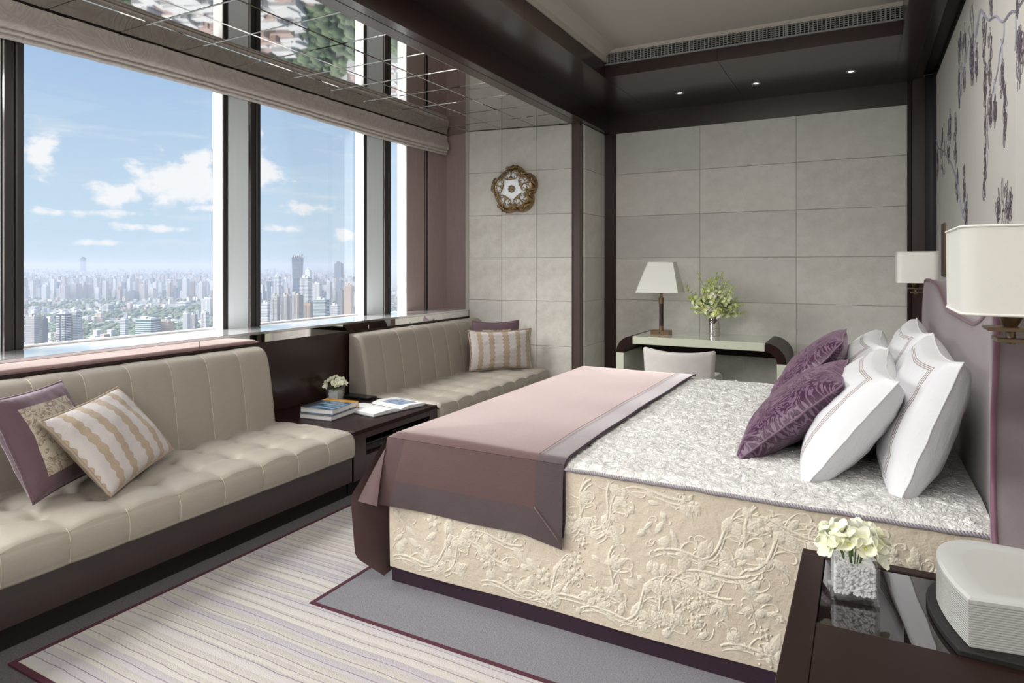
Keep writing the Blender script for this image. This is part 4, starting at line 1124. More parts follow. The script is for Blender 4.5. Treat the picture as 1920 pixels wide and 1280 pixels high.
# foot drop: nearly to the floor; its near corner meets the flared tip
tip_col = vs[:nl]
def foot(u, v):
    y = BY0-.006+u*(BY1-BY0+.012); zt = topz(BX0-.006, y); z = zt+(.035-zt)*v
    lf = max(0, 1-u/.085)**1.5
    x = BX0-.012-.02*math.sin(v*PI*.5)+mnoise.noise((y*3, z*3, 2))*.012*v*min(1, u*8)
    K = [(0, 0, 0), (.45, -.145, -.055), (.86, -.085, -.085), (1, .02, -.02)]
    for (v0, a0, b0), (v1, a1, b1) in zip(K, K[1:]):
        if v <= v1+1e-9:
            t = (v-v0)/(v1-v0); fx = a0+(a1-a0)*t; fy = b0+(b1-b0)*t; break
    return (x+fx*lf, y+fy*lf, z)
mb.grid(foot, 90, 24, mi=0)
for k in range(90*24):
    fi = len(mb.mi)-90*24+k
    if (k % 24) >= 20: mb.mi[fi] = 1
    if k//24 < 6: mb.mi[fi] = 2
ro = obj('runner_cloth', mb, ['runner', 'runnerb', 'fold'], rn, smooth=True)
pts = [(RX1, BY0-.02, HB+.01)]+[(RX1+.002, BY0-.008-.004*0, z) for z in (.42, .50, .58, .63)]+[(RX1+.002, y, topz(RX1-.001, y)+.002) for y in ys_[2:-1]]
obj('edge_binding', MB().tube(pts, .0045, 6), 'skirt', rn, smooth=True)
seamp = [(RX1-BW, y, topz(RX1-BW, y)+.004) for y in ys_[1:-1]]
obj('mitred_seam', MB().tube(seamp, .0012, 5).tube([(RX1-BW, BY0-.028, HS), (RX1-.01, BY0-.032, HB)], .0015, 5), 'runner', rn, smooth=True)

# pillows on the bed: normal (front) faces the foot (-x), right vector along -y so that right x up = -x..
def bedpillow(name, x, y, z, w, h, t, tilt, front, back, label, yaw=0, roll=0, **k):
    ta = math.radians(tilt); U = Vector((math.sin(ta), 0, math.cos(ta))); Rv = Vector((0, -1, 0))
    Rz = Matrix.Rotation(math.radians(yaw), 3, 'Z'); U = Rz @ U; Rv = Rz @ Rv
    Rr_ = Matrix.Rotation(math.radians(roll), 3, Rv.cross(U)); U = Rr_ @ U; Rv = Rr_ @ Rv
    return pillow(name, (x, y, z), Rv, U, w, h, t, front, back, label, **k)
WP = dict(cat='pillow', group='white bed pillows', pipe='wpil', pr=.003, pinch=.05, plump=.30, sag=.10)
bedpillow('bed_pillow', .185, 2.86, .85, .94, .50, .21, 20, 'wpil', 'wpil', 'white brown-lined pillow leaning on the headboard, nearest the flower cube', seed=11, **WP)
bedpillow('bed_pillow', .185, 3.84, .85, .94, .50, .21, 20, 'wpil', 'wpil', 'white brown-lined pillow leaning on the headboard, on the desk side', seed=12, **WP)
bedpillow('bed_pillow', -.035, 2.90, .815, .94, .47, .22, 36, 'wpil', 'wpil', 'white brown-lined pillow of the front row, right behind the near plum cushion', seed=13, **WP)
bedpillow('bed_pillow', -.035, 3.88, .815, .94, .47, .22, 36, 'wpil', 'wpil', 'white brown-lined pillow of the front row, on the desk side', seed=14, **WP)
bedpillow('velvet_cushion', -.245, 2.94, .79, .68, .50, .19, 48, 'purple', 'purple', 'near plum velvet cushion with cut zebra-like pattern leaning on the white pillows', cat='cushion', group='plum velvet cushions', seed=15, pinch=.05, pipe='purple', pr=.004)
bedpillow('velvet_cushion', -.245, 3.64, .835, .68, .52, .19, 40, 'purple', 'purple', 'far plum velvet cushion mostly hidden behind the near plum cushion', cat='cushion', group='plum velvet cushions', seed=16, pinch=.05, pipe='purple', pr=.004)

# ================================================================== NIGHTSTAND and its things
ns = root('nightstand', (.18, 1.6, 0), 'dark espresso nightstand with inset black glass top in the near right corner', 'nightstand')
NZ = .55
bx('frame_top', -.155, 2.05, NZ-.04, .52, 2.09, NZ, 'nswood', ns, bevel=.004, seg=2)
bx('frame_top', -.155, 1.0, NZ-.04, -.095, 2.05, NZ, 'nswood', ns, bevel=.004, seg=2)
bx('frame_top', -.095, 1.0, NZ-.04, .52, 1.672, NZ, 'nswood', ns, bevel=.004, seg=2)
bx('glass_inset', -.093, 1.675, NZ-.04, .52, 2.048, NZ-.004, 'tglass', ns, bevel=.001)
bx('body', -.14, 1.02, .06, .52, 2.075, NZ-.04, 'nswood', ns, bevel=.003)
bx('plinth', -.11, 1.05, 0, .51, 2.05, .06, 'rubber', ns, bevel=0)
bx('drawer', -.146, 1.03, .30, -.14, 2.065, .50, 'nswood', ns, bevel=.002)
random.seed(4)
cube_vase((-.022, 1.868, NZ-.0035), .108, .105, .12, 'glass cube of white gravel and ivory orchid blossoms on the nightstand', 26, .036, .062, None, .0052, 1500)
# white ribbed device
dv = root('bedside_speaker', (.33, 1.85, NZ), 'rounded pale grey ribbed bedside speaker on a black base on the nightstand', 'speaker')
def plan(inset=0, n=14):
    # left rounded nose sweeping to the front-left corner, flat front to the right
    pts = [(.200, 1.69), (.178, 1.76), (.163, 1.84), (.160, 1.91), (.170, 1.97), (.195, 2.02), (.24, 2.05), (.30, 2.052), (.50, 2.04), (.50, 1.735)]
    c = Vector((.33, 1.86)); return [tuple(Vector(p).lerp(c, inset)) for p in pts]
pl = smoothpoly(plan()[:8], 5); pl = [tuple(p) for p in pl]+[(.50, 2.04), (.50, 1.74)]
obj('housing', MB().prism([tuple(Vector(p).lerp(Vector((.33, 1.86)), .02)) for p in pl], 'z', NZ+.012, .655), 'plastic', dv)
mb = MB()
for k in range(17):
    z = .566+k*.0053
    mb.prism(pl, 'z', z, z+.0032)
obj('ribs', mb, 'plastic', dv, kind='stuff')
def topf():
    m = MB(); n = len(pl); c = Vector((.36, 1.86)); rings = []
    for t, z in ((0, .656), (.0, .664), (.03, .669), (.10, .671), (.26, .668), (.3, .6675), (.999, .662)):
        rings.append([(*(Vector(p).lerp(c, t)), z-(.010 if t > .2 else 0)*0) for p in pl])
    m.add([q for r_ in rings for q in r_], [(i*n+k, i*n+(k+1) % n, (i+1)*n+(k+1) % n, (i+1)*n+k) for i in range(len(rings)-1) for k in range(n)])
    m.mi = [0 if i < 4 else 1 for i in range(len(rings)-1) for k in range(n)]
    return m
obj('top_shell', topf(), ['plastic', 'plastic2'], dv, smooth=True, auto=.5)
bp = [tuple(Vector((.36, 1.86))+(Vector(p)-Vector((.36, 1.86)))*1.05) for p in pl]
obj('base', MB().prism([(p[0]-.012, p[1]-.01) for p in bp][:-2]+[(.515, 2.08), (.515, 1.665)], 'z', NZ-.003, NZ+.012), 'rubber', dv, bevel=.003)

# bedside wall lamps
def wall_lamp(yc, label):
    s = root('bedside_wall_lamp', (.40, yc, 1.22), label, 'wall lamp', 'bedside wall lamps')
    xc, hw, hd, rc = .300, .112, .165, .035
    pts = []
    for cx_, cy_, a0 in ((xc+hw-rc, yc+hd-rc, 0), (xc-hw+rc, yc+hd-rc, 90), (xc-hw+rc, yc-hd+rc, 180), (xc+hw-rc, yc-hd+rc, 270)):
        for k in range(7): a = math.radians(a0+k*15); pts.append((cx_+rc*math.cos(a), cy_+rc*math.sin(a)))
    n = len(pts); c = Vector((xc, yc))
    inn = [tuple(c+(Vector(p)-c)*.975) for p in pts]; lo = [tuple(c+(Vector(p)-c)*.985) for p in pts]; loi = [tuple(c+(Vector(p)-c)*.96) for p in pts]
    Z0, Z1 = 1.272, 1.468
    vs = [(*p, Z1) for p in pts]+[(*p, Z0) for p in lo]+[(*p, Z1) for p in inn]+[(*p, Z0) for p in loi]; fs = []
    for k in range(n): l = (k+1) % n; fs += [(k, l, n+l, n+k), (2*n+k, 3*n+k, 3*n+l, 2*n+l), (k, 2*n+k, 2*n+l, l), (n+k, n+l, 3*n+l, 3*n+k)]
    shd = obj('lamp_shade', MB().add(vs, fs), 'linen', s, smooth=True, auto=.7)
    mb = MB(); mb.tube([(*p, Z1-.003) for p in pts], .003, 5, closed=True); mb.tube([(*p, Z0+.003) for p in lo], .003, 5, closed=True)
    obj('edge_tape', mb, 'linenin', shd, smooth=True, kind='stuff')
    obj('socket_cup', MB().lathe([(.008, 1.225), (.011, 1.228), (.012, 1.238), (.024, 1.262), (.026, 1.275), (.010, 1.30)], (xc, yc, 0), 24), 'bronzed', s, smooth=True, auto=.6)
    bx('arm_plate', xc-.05, yc-.05, 1.232, wx-.01, yc+.03, 1.240, 'bronzed', s, bevel=.001)
    bx('arm_plate', xc-.03, yc-.035, 1.206, wx-.01, yc+.045, 1.215, 'bronzed', s, bevel=.001)
    obj('spindle', MB().tube([(xc, yc, 1.200), (xc, yc, 1.232)], .010, 16), 'bronzed', s, smooth=True, auto=.6)
    bx('back_plate', wx-.018, yc-.035, 1.12, wx, yc+.035, 1.36, 'bronzed', s, bevel=.002)
    return s
wall_lamp(1.86, 'rectangular off-white wall lamp on brass arm at the right edge above the nightstand')
wpl = root('wall_plate', (wx, 5.7, 1.3), 'narrow brass plate fixed on the ivory wallcovering beyond the far bedside lamp', 'wall plate')
bx('plate', wx-.012, 5.60, 1.30, wx, 5.81, 1.69, 'bronzed', wpl, bevel=.002)
wall_lamp(4.86, 'rectangular off-white wall lamp on brass arm beyond the far side of the headboard')

# far nightstand, mostly hidden behind the bed
n2 = root('nightstand', (.2, 4.9, 0), 'dark nightstand half hidden behind the far side of the bed', 'nightstand')
bx('top', -.1, 4.68, .51, .5, 5.25, .55, 'nswood', n2, bevel=.004)
bx('body', -.08, 4.70, 0, .5, 5.23, .51, 'nswood', n2, bevel=.003)

# ================================================================== MURAL embroidery
random.seed(33)
F_, TH = 1217.0, math.radians(28.37)
def onwall(u, v):   # measured picture points converted once to wall coordinates
    r = (u-960)/F_; up = (498-v)/F_; d = (-math.sin(TH)+r*math.cos(TH), math.cos(TH)+r*math.sin(TH), up); t = wx/d[0]
    return (d[1]*t, 1.38+d[2]*t)
mur = root('embroidered_mural', (wx, 3.5, 1.4), 'plum and lilac embroidered blossom branches on the ivory wallcovering above the bed', 'wall art')
ink = MB(); br = MB()
def wallpt(y, z): return (wx-.0012, y, z)
def scrib(mb, pts, r): mb.tube([wallpt(*p) for p in pts], r, 4)
def leafo(cy, cz, a, L_, W_, r):
    pts = []; 
    for k in range(11):
        t = k/10*2*PI; px = L_/2*math.cos(t)*(1+.12*math.sin(3*t)); py = W_/2*math.sin(t)*(1+.2*math.sin(2*t+a)); pts.append((cy+px*math.cos(a)-py*math.sin(a), cz+px*math.sin(a)+py*math.cos(a)))
    scrib(ink, pts, r)
CL = [(1768,235,330,9),(1779,245,300,5),(1800,70,200,8),(1808,45,170,14),(1822,10,145,9),(1824,95,150,8),(1832,90,140,6),(1845,40,110,5),(1857,60,165,10),(1848,130,200,6),(1880,110,165,7),(1884,165,255,6),(1858,180,240,11),(1866,190,230,6),(1848,215,320,10),(1846,320,360,5),
      (1781,215,265,6),(1792,210,310,6),(1795,320,375,5),(1808,310,370,5),(1812,380,418,8),(1884,345,412,18),(1893,365,412,12),(1910,50,170,13),(1915,60,110,10),(1860,-30,20,10),(1908,-40,30,14),(1758,280,330,5),(1872,385,412,8)]
for u, v0, v1, wpx in CL:
    ya, za = onwall(u, v0); yb, zb = onwall(u, v1); y0_, _ = onwall(u+wpx*.6, 200); y1_, _ = onwall(u-wpx*.6, 200); wy = abs(y1_-y0_)
    H_ = za-zb; n = int(6+H_*20)
    for k in range(n):
        t = random.random(); env = math.sin(PI*(.08+.88*t))**.6; yy = ya+random.gauss(0, .23)*wy*env; zz_ = za-t*H_
        leafo(yy, zz_, PI/2+random.gauss(0, .35), random.uniform(.04, .12), random.uniform(.02, .055), random.uniform(.0006, .001))
    for k in range(3):
        yy = ya+random.uniform(-.3, .3)*wy; pts = [(yy+.02*math.sin(j*1.1+k), za-H_*j/10) for j in range(11)]; scrib(ink, pts, .0007)
BR = [[(1830,70),(1838,25),(1841,20),(1850,33),(1856,38),(1862,33),(1870,31),(1876,38),(1884,40),(1892,28),(1898,22)], [(1884,40),(1883,70),(1876,100),(1872,130),(1862,175)], [(1898,22),(1906,22),(1914,10),(1925,-8)], [(1866,180),(1866,150)], [(1756,262),(1761,278),(1770,285),(1778,296),(1785,308),(1790,322),(1796,345),(1800,370),(1806,402),(1810,412)],
      [(1906,30),(1906,70),(1904,95)], [(1818,78),(1812,110)], [(1836,45),(1830,75),(1826,95)], [(1806,402),(1812,380)], [(1880,120),(1880,90),(1878,75)], [(1800,180),(1803,150),(1810,122)]]
for b in BR:
    P_ = smoothpoly([onwall(*q) for q in b], 5); scrib(br, [tuple(p) for p in P_], .006 if len(b) > 6 else .0035); scrib(ink, [(p[0]+.008, p[1]+.007) for p in P_], .0015)
obj('leaf_embroidery', ink, 'ink', mur, kind='stuff', fix=False); obj('painted_branches', br, 'ink2', mur, kind='stuff', fix=False)

# ================================================================== CITY
GZ = -190.0
random.seed(99)
def f_ground(nt):
    o = coords(nt); a = nz(nt, o, .006, 6, .65); b = nz(nt, o, .05, 3, .7)
    c = mixc(nt, a.step(.42, .58), (.07,.10,.06), (.20,.20,.19)); return mixc(nt, b.step(.5, .7)*.6, c, (.34,.33,.32))
M['ground'] = mat('city_ground', rough=.9, fn=f_ground)
def f_bld(nt):
    g = nt.nodes.new('ShaderNodeNewGeometry'); x, y, z = sep(nt, g.outputs['Position']); nx, ny, nzz = sep(nt, g.outputs['Normal'])
    r = objrand(nt); isl = nt.nodes.new('ShaderNodeNewGeometry'); ri = X(nt, isl.outputs['Random Per Island']); q = (r+ri*3.7).fract()
    base = mixc(nt, q.step(.25, .75), (.46,.44,.43), (.62,.62,.63)); base = mixc(nt, ((q*7.3).fract()).gt(.78), base, (.38,.28,.23)); base = mixc(nt, ((q*5.1).fract()).gt(.80), base, (.12,.16,.21))
    fl = ((z/3.4).fract()).lt(.42); hx_ = (((x+y)/7.0).fract()).lt(.55)
    win = fl*hx_*(nzz.lt(.5))
    return mixc(nt, win*.62, base, (.12,.14,.17))
M['tower'] = mat('distant_tower_facade', rough=.6, fn=f_bld)
M['tband'] = mat('tower_white_band', (.72,.72,.72), .6)
M['tgrey'] = mat('tower_grey', (.31,.31,.33), .6)
M['tpink'] = mat('tower_pinkish', (.52,.46,.43), .6)
M['torange'] = mat('tower_ochre', (.50,.34,.21), .6)
M['tglass2'] = mat('tower_blue_glass', rough=.25, fn=lambda nt: mixc(nt, ((sep(nt, nt.nodes.new('ShaderNodeNewGeometry').outputs['Position'])[2]/4).fract()).lt(.3), (.07,.10,.15), (.17,.20,.25)))
M['tgreen'] = mat('tower_green_glass', (.08,.16,.16), .3)
M['tdark'] = mat('tower_dark_window', (.07,.08,.10), .4)
M['tree'] = mat('city_tree', rough=.9, fn=lambda nt: mixc(nt, X(nt, nt.nodes.new('ShaderNodeNewGeometry').outputs['Random Per Island']), (.07,.11,.06), (.13,.17,.09)))
M['house'] = mat('city_house', rough=.8, fn=lambda nt: mixc(nt, X(nt, nt.nodes.new('ShaderNodeNewGeometry').outputs['Random Per Island'])  .gt(.28), (.42,.30,.26), (.58,.57,.56)))
gnd = MB(); gnd.box(-45000, -20000, GZ-5, -60, 60000, GZ)
obj('city_ground', gnd, 'ground', kind='structure', loc=(-5000, 5000, GZ))
def fwray(u):  # horizontal direction of a picture column, scaled to unit depth
    r = (u-960)/F_; return Vector((-math.sin(TH)+r*math.cos(TH), math.cos(TH)+r*math.sin(TH)))
def gpos(u, v):
    fw = (1.38-GZ)*F_/(v-498); return fwray(u)*fw, fw
TYAW = math.radians(14)
def tower_mb(w, d, h, style=0, dens=1):
    """local tower: body, floor bands, roof blocks. returns dict part->MB"""
    b = MB(); b.box(-w/2, -d/2, 0, w/2, d/2, h)
    bands = MB(); fh = 3.6*dens; n = int(h/fh)
    if style in (0, 1):
        for sx in ((-w*.30, w*.14), (w*.30, w*.14)) if style == 0 else ((0, w*.36),):
            pass
        for k in range(1, n): 
            z = k*fh; bands.box(-w/2-.5, -d/2-.9, z, -w*.12, -d/2, z+fh*.42); bands.box(w*.12, -d/2-.9, z, w/2+.5, -d/2, z+fh*.42); bands.box(w/2, -d*.4, z, w/2+.9, d*.4, z+fh*.42)
    elif style == 2:
        for k in range(1, n): z = k*fh; bands.box(-w/2-.35, -d/2-.35, z, w/2+.35, d/2+.35, z+fh*.38)
    elif style == 3:
        for k in range(7): x = -w/2+(k+.5)*w/7; bands.box(x-w*.035, -d/2-.8, 0, x+w*.035, -d/2, h*1.01)
        for k in range(5): y = -d/2+(k+.5)*d/5; bands.box(w/2, y-d*.04, 0, w/2+.8, y+d*.04, h*1.01)
    roof = MB(); roof.box(-w*.3, -d*.3, h, w*.05, d*.3, h+h*.05+3); roof.box(w*.12, -d*.25, h, w*.34, d*.2, h+h*.03+2); roof.box(-w/2, -d/2, h, w/2, -d/2+.8, h+1.5); roof.box(w/2-.8, -d/2, h, w/2, d/2, h+1.5)
    return b, bands, roof
def hero(name, u0, u1, vt, vb, label, bodym, bandm, style=0, dens=1, fwd=None, yaw=None, depthf=.7, cat='building', twin=False):
    um = (u0+u1)/2
    if fwd: fw = fwd; p = fwray(um)*fw
    else: p, fw = gpos(um, vb)
    app = (u1-u0)/F_*fw; yw = TYAW if yaw is None else yaw
    # apparent width of a yawed box seen along this column
    w = app/1.28; d = w*depthf; h = (498-vt)/F_*fw+1.38-GZ
    r = root(name, (p.x, p.y, GZ), label, cat); r.rotation_euler = (0, 0, yw)
    b, bands, roof = tower_mb(w, d, h, style, dens)
    obj('walls', b, bodym, r, local=True)
    if bands.v: obj('floor_bands', bands, bandm, r, local=True, kind='stuff')
    obj('roof_structure', roof, bandm, r, local=True)
    return r
H = [
 ('apartment_tower', 108, 132, 588, 655, 'left slab of the white twin apartment towers with dark balcony columns', 'tdark', 'tband', 0, 1, 1380),
 ('apartment_tower', 130, 153, 585, 655, 'right slab of the white twin apartment towers', 'tgrey', 'tband', 0, 1, 1400),
 ('apartment_tower', 50, 76, 594, 655, 'ornate beige balcony tower next to the left window mullion', 'tgrey', 'tpink', 2, 1, 1330),
 ('apartment_tower', 74, 89, 598, 655, 'plain grey slab right behind the beige balcony tower', 'tgrey', 'tgrey', 3, 1, 1350),
 ('office_block', 256, 300, 598, 640, 'green glass office block with wavy balcony floors near the window bottom', 'tgreen', 'tband', 2, 1.3, 1500),
 ('apartment_tower', 226, 240, 600, 640, 'white stepped apartment block left of the green glass office', 'tgrey', 'tband', 2, 1.2, 1500),
 ('apartment_tower', 302, 325, 603, 637, 'reddish brick apartment block right of the green glass office', 'torange', 'tpink', 0, 1, 1520),
 ('apartment_tower', 343, 357, 588, 622, 'cream apartment tower with brown shaded side at the right of the first window', 'tpink', 'tband', 3, 1, 1750),
 ('apartment_tower', 356, 370, 590, 620, 'pinkish grey slab attached beside the cream tower in the first window', 'tgrey', 'tpink', 0, 1, 1780),
 ('apartment_tower', 377, 392, 586, 622, 'cream apartment tower close to the window reveal', 'tpink', 'tband', 0, 1, 1750),
 ('hotel_tower', 378, 404, 560, 592, 'broad pinkish tower rising at the right edge of the first window', 'tpink', 'tband', 3, 1, None),
 ('apartment_tower', 79, 93, 536, 563, 'slim white tower standing left of the grey slab row', 'tgrey', 'tband', 3, 1.6, None),
 ('apartment_slab', 112, 130, 535, 563, 'first grey ribbed slab of the row in the left middle distance', 'tgrey', 'tpink', 3, 1.6, None),
 ('apartment_slab', 131, 152, 532, 562, 'tallest grey ribbed slab of the row in the left middle distance', 'tgrey', 'tpink', 3, 1.6, None),
 ('apartment_slab', 155, 173, 534, 561, 'last grey ribbed slab of the row in the left middle distance', 'tgrey', 'tpink', 0, 1.6, None),
 ('apartment_tower', 177, 190, 531, 556, 'white paired tower right of the grey slab row', 'tgrey', 'tband', 0, 1.6, None),
 ('apartment_tower', 221, 231, 530, 556, 'brown pointed apartment tower in the middle of the first window', 'torange', 'tpink', 3, 1.6, None),
 ('office_block', 238, 260, 546, 563, 'low blue glass office block in the middle of the first window', 'tglass2', 'tglass2', 2, 2, None),
 ('apartment_tower', 262, 277, 534, 563, 'tall pinkish tower right of the low blue glass block', 'tpink', 'tpink', 3, 1.6, None),
 ('apartment_tower', 278, 293, 541, 562, 'shorter pink and white tower behind the trees in the first window', 'tpink', 'tband', 0, 1.6, None),
 ('apartment_tower', 311, 326, 525, 549, 'white crowned tower right of centre in the first window', 'tgrey', 'tband', 0, 1.8, None),
 ('apartment_tower', 342, 355, 523, 563, 'tall slim grey tower with pale edges, alone above the trees', 'tgrey', 'tband', 3, 1.6, None),
 ('apartment_tower', 373, 383, 530, 564, 'slim cream tower just left of the broad pinkish tower', 'tpink', 'tband', 3, 1.6, None),
 ('office_block', 55, 74, 576, 590, 'low white office slab among the trees at the far left', 'tgrey', 'tband', 2, 1.5, None),
 ('apartment_block', 192, 212, 572, 588, 'white mid-rise block among trees in the centre left', 'tgrey', 'tband', 0, 1.5, None),
 ('apartment_block', 179, 196, 587, 604, 'mid-rise block with red roof side below the white mid-rise', 'torange', 'tband', 0, 1.3, None),
 ('school_building', 330, 358, 567, 577, 'long low pale building among trees right of centre', 'tgrey', 'tband', 2, 1.5, None),
 ('skyscraper_pair', 151, 161, 484, 518, 'pair of distant skyscrapers standing above the horizon', 'tglass2', 'tglass2', 2, 5, 9000),
 # second window
 ('apartment_tower', 490, 507, 570, 620, 'white stepped tower against the second window mullion', 'tgrey', 'tband', 2, 1, 1500),
 ('apartment_tower', 508, 525, 556, 615, 'pinkish balcony tower, first of the near group in the second window', 'tgrey', 'tpink', 0, 1, 1600),
 ('apartment_tower', 527, 543, 556, 612, 'pale pink slab, second of the near group in the second window', 'tpink', 'tpink', 3, 1, 1600),
 ('apartment_tower', 542, 569, 553, 610, 'dark blue-brown ribbed slab, largest of the near group in the second window', 'tgrey', 'tpink', 3, 1, 1650),
 ('apartment_tower', 570, 587, 568, 605, 'dark brick tower right of the ribbed slab', 'torange', 'tgrey', 0, 1, 1700),
 ('apartment_tower', 588, 618, 562, 603, 'white and teal balcony tower with round crown in the second window', 'tgreen', 'tband', 2, 1.1, 1750),
 ('apartment_tower', 619, 638, 573, 600, 'small white office with striped floors right of the round-crowned tower', 'tgrey', 'tband', 2, 1.3, 1800),
 ('apartment_tower', 562, 584, 521, 560, 'white office tower with dark window columns beside the glass skyscraper', 'tgrey', 'tband', 0, 1.5, 2500),
 ('apartment_tower', 645, 663, 536, 580, 'ochre apartment tower at the right edge of the second window', 'torange', 'torange', 3, 1, 2100),
 ('apartment_tower', 633, 645, 545, 578, 'blue-grey slab left of the ochre tower', 'tgrey', 'tgrey', 3, 1, 2150),
 ('office_tower', 627, 644, 494, 530, 'dark blue office slab standing above the skyline right of the glass skyscraper', 'tglass2', 'tglass2', 2, 2, 4200),
 ('apartment_tower', 572, 584, 507, 530, 'white slab just right of the glass skyscraper', 'tband', 'tband', 2, 2, 3600),
 ('apartment_tower', 513, 527, 519, 545, 'white residential tower left of the glass skyscraper', 'tgrey', 'tband', 0, 1.6, 3000),
 ('apartment_tower', 612, 622, 529, 562, 'slim white tower above the round-crowned tower', 'tgrey', 'tband', 3, 1.3, 2600),
 ('apartment_tower', 587, 604, 532, 560, 'cream tower group between the white office tower and the slim white tower', 'tpink', 'tband', 0, 1.5, 2700),
]
for h in H:
    nm, u0, u1, vt, vb, lab, bm_, bn_, sty, dn, fw = h
    hero(nm, u0, u1, vt, vb, lab, bm_, bn_, sty, dn, fw)
# the tall glass skyscraper
fw = 2900.0; p = fwray(558)*fw; k_ = fw/F_
sky_ = root('glass_skyscraper', (p.x, p.y, GZ), 'tall blue-grey glass skyscraper with an open steel crown, highest in the second window', 'building'); sky_.rotation_euler = (0, 0, math.radians(30))
def zz2(v): return (498-v)*k_+1.38-GZ
s1, s2, s3 = 24*k_/1.32, 21*k_/1.32, 23*k_/1.32
def taper(mb, w0, z0, w1, z1, d=.8):
    mb.add([(sx*w0/2, sy*w0*d/2, z0) for sx, sy in ((-1,-1),(1,-1),(1,1),(-1,1))]+[(sx*w1/2, sy*w1*d/2, z1) for sx, sy in ((-1,-1),(1,-1),(1,1),(-1,1))], [(3,2,1,0),(4,5,6,7),(0,1,5,4),(1,2,6,5),(2,3,7,6),(3,0,4,7)])
b = MB(); taper(b, s1, 0, s2*.86, zz2(522)); obj('lower_shaft', b, 'tglass2', sky_, local=True)
b = MB(); taper(b, s2*.92, zz2(522), s3, zz2(489)); taper(b, s3, zz2(489), s3, zz2(482)); obj('upper_shaft', b, 'tglass2', sky_, local=True)
b = MB()
for k in range(26): z = zz2(522)+(zz2(489)-zz2(522))*k/26; w_ = s2*.92+(s3-s2*.92)*k/26; b.box(-w_/2-.4, -w_*.4-.4, z, w_/2+.4, w_*.4+.4, z+1.2)
obj('floor_bands', b, 'tgrey', sky_, local=True, kind='stuff')
b = MB()
for k in range(5): x = -s3/2+(k+.5)*s3/5; b.prism([(x-s3*.07, zz2(482)), (x+s3*.03, zz2(482)), (x+s3*.10, zz2(476.5)), (x, zz2(476.5))], 'y', -s3*.4, s3*.4)
obj('crown', b, 'tband', sky_, local=True)
# many more towers: 240 individually, the rest as one
tmesh = {}
def gen_tower_mesh(i):
    w = random.uniform(13, 20); d = w*random.uniform(.6, .9); h = 1
    mb = MB(); mb.box(-w/2, -d/2, 0, w/2, d/2, 1); mb.box(-w*.3, -d*.3, 1, w*.1, d*.3, 1.045)
    if i % 3 == 0: mb.box(-w*.7, -d*.4, 0, -w*.5, d*.3, .93)
    if i % 3 == 1: mb.box(w*.5, -d*.3, 0, w*.72, d*.4, .9); mb.box(w*.1, -d*.2, 1, w*.2, d*.2, 1.07)
    return mb
protos = [gen_tower_mesh(i) for i in range(8)]; pdata = []
for i, m in enumerate(protos):
    o = obj('high_rise_building', m, 'tower', None, local=True); pdata.append(o.data); bpy.data.objects.remove(o)
cand = []
while len(cand) < 8500:
    u = random.uniform(-60, 720); t = random.random(); v = 507+ (t**1.6)*56
    if u > 485: v = 507+(t**1.35)*95
    if u < 410 and v > 548 and random.random() < .75: continue
    p, fw = gpos(u, v)
    h = random.choice((38, 52, 60, 75, 92, 108))*random.uniform(.8, 1.15)
    if fw > 9000: h *= 1.2
    # keep heroes clear
    vt = 498+ (1.38-GZ-h)*F_/fw
    if fw < 3300 and any(a-3 < u < b+3 for (_, a, b, *_r) in H): continue
    if 546 < u < 576 and fw < 3400: continue
    cand.append((fw, p, h, u))
cand.sort(key=lambda c: c[0])
for i, (fw, p, h, u) in enumerate(cand[:240]):
    o = bpy.data.objects.new('high_rise_building', pdata[i % 8]); COL.objects.link(o)
    o.location = (p.x, p.y, GZ); o.scale = (1, 1, h); o.rotation_euler = (0, 0, TYAW+random.choice((0, 0, .25, -.2)))
    meta(o, 'pale high-rise block among many alike in the middle distance of the city', 'building', 'middle distance high-rise blocks')
far = MB()
for fw, p, h, u in cand[240:]:
    w = random.uniform(6, 11)*(1+fw/18000); d = w*.7; R_ = Matrix.Translation((p.x, p.y, GZ)) @ Matrix.Rotation(TYAW+random.choice((0, 0, .3)), 4, 'Z')
    far.box(-w, -d, 0, w, d, h, R=R_)
obj('distant_city_blocks', far, 'tower', None, loc=(-5000, 5000, GZ), kind='stuff', cat='buildings', label='endless pale towers of the hazy city reaching to the horizon')
hou = MB(); tre = MB()
for k in range(5200):
    u = random.uniform(-150, 760); t = random.random(); v = 552+(t**1.1)*150
    if random.random() < .25: v = random.uniform(530, 560)
    p, fw = gpos(u, v)
    a, c_ = random.uniform(5, 10), random.uniform(4, 8); R_ = Matrix.Translation((p.x, p.y, GZ)) @ Matrix.Rotation(TYAW+random.uniform(-.3, .3), 4, 'Z')
    if mnoise.noise((p.x*.0022, p.y*.0022, 3)) > -.12: hou.box(-a, -c_, 0, a, c_, random.uniform(6, 13) if random.random() < .85 else random.uniform(16, 32), R=R_)
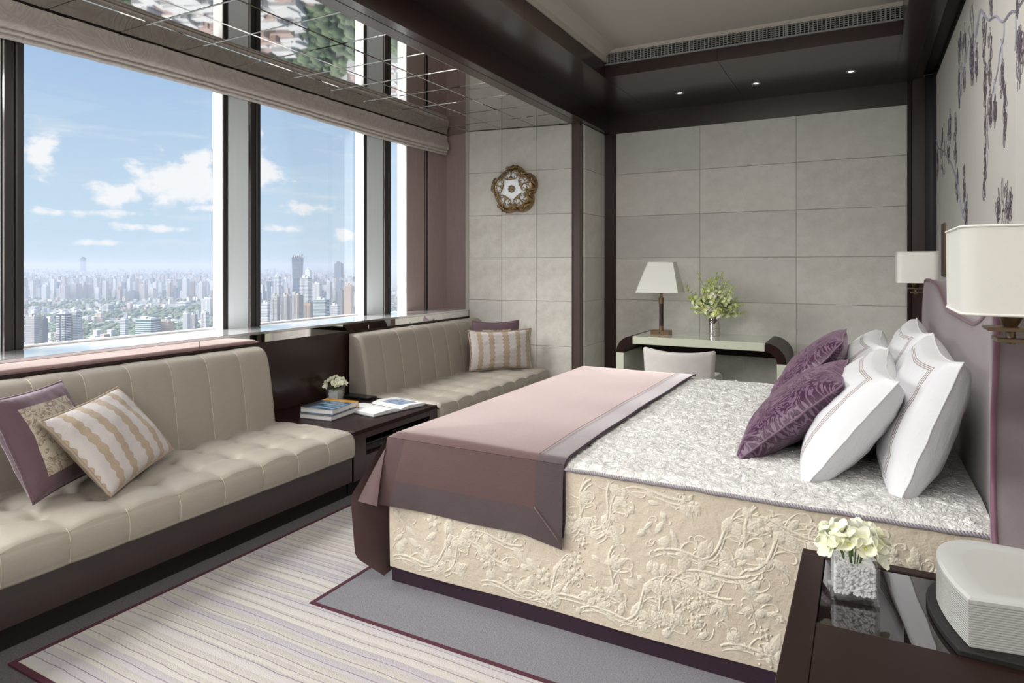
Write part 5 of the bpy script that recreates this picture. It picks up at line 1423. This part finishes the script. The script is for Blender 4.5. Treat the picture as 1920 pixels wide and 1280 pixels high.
for k in range(9000):
    u = random.uniform(-150, 760); v = 545+(random.random()**.9)*160
    p, fw = gpos(u, v)
    p = p+Vector((random.uniform(-60, 60), random.uniform(-60, 60)))
    if mnoise.noise((p.x*.0022, p.y*.0022, 3)) < .18: tre.ico((p.x, p.y, GZ+5), random.uniform(7, 13), 1, (1, 1, .8))
# close quarter reflected in the mirrored ceiling
for k in range(4200):
    an = math.radians(random.uniform(35, 75)); r_ = random.uniform(330, 1200); p = Vector((-math.sin(an)*r_, math.cos(an)*r_))
    q = mnoise.noise((p.x*.006, p.y*.006, 5))
    if q > .02: a, c_ = random.uniform(4, 10), random.uniform(3, 7); hou.box(-a, -c_, 0, a, c_, random.uniform(7, 16), R=Matrix.Translation((p.x, p.y, GZ)) @ Matrix.Rotation(TYAW+random.uniform(-.3, .3), 4, 'Z'))
    else: tre.ico((p.x, p.y, GZ+4), random.uniform(4, 8), 1, (1, 1, .8))
obj('low_houses', hou, 'house', None, loc=(-2000, 1500, GZ), kind='stuff', cat='houses', label='low white and red roofed houses scattered among trees below the towers')
obj('city_trees', tre, 'tree', None, loc=(-2000, 1500, GZ), smooth=True, kind='stuff', cat='trees', label='dark green tree canopy between the low houses of the city')
# haze over the city
hm = bpy.data.materials.new('city_haze'); hm.use_nodes = True; n_ = hm.node_tree; n_.nodes.remove(n_.nodes['Principled BSDF'])
vs_n = n_.nodes.new('ShaderNodeVolumeScatter'); vs_n.inputs['Color'].default_value = (.56, .61, .71, 1); vs_n.inputs['Density'].default_value = 1/6000.; vs_n.inputs['Anisotropy'].default_value = .1
ab = n_.nodes.new('ShaderNodeVolumeAbsorption'); ab.inputs['Color'].default_value = vs_n.inputs['Color'].default_value; ab.inputs['Density'].default_value = vs_n.inputs['Density'].default_value
adn = n_.nodes.new('ShaderNodeAddShader'); n_.links.new(vs_n.outputs[0], adn.inputs[0]); n_.links.new(ab.outputs[0], adn.inputs[1])
n_.links.new(adn.outputs[0], n_.nodes['Material Output'].inputs['Volume'])
o = obj('haze', MB().box(-44000, -15000, GZ-4, -30, 58000, 45), hm, None, loc=(-5000, 5000, GZ), kind='stuff', cat='haze', label='pale blue haze lying over the distant city')
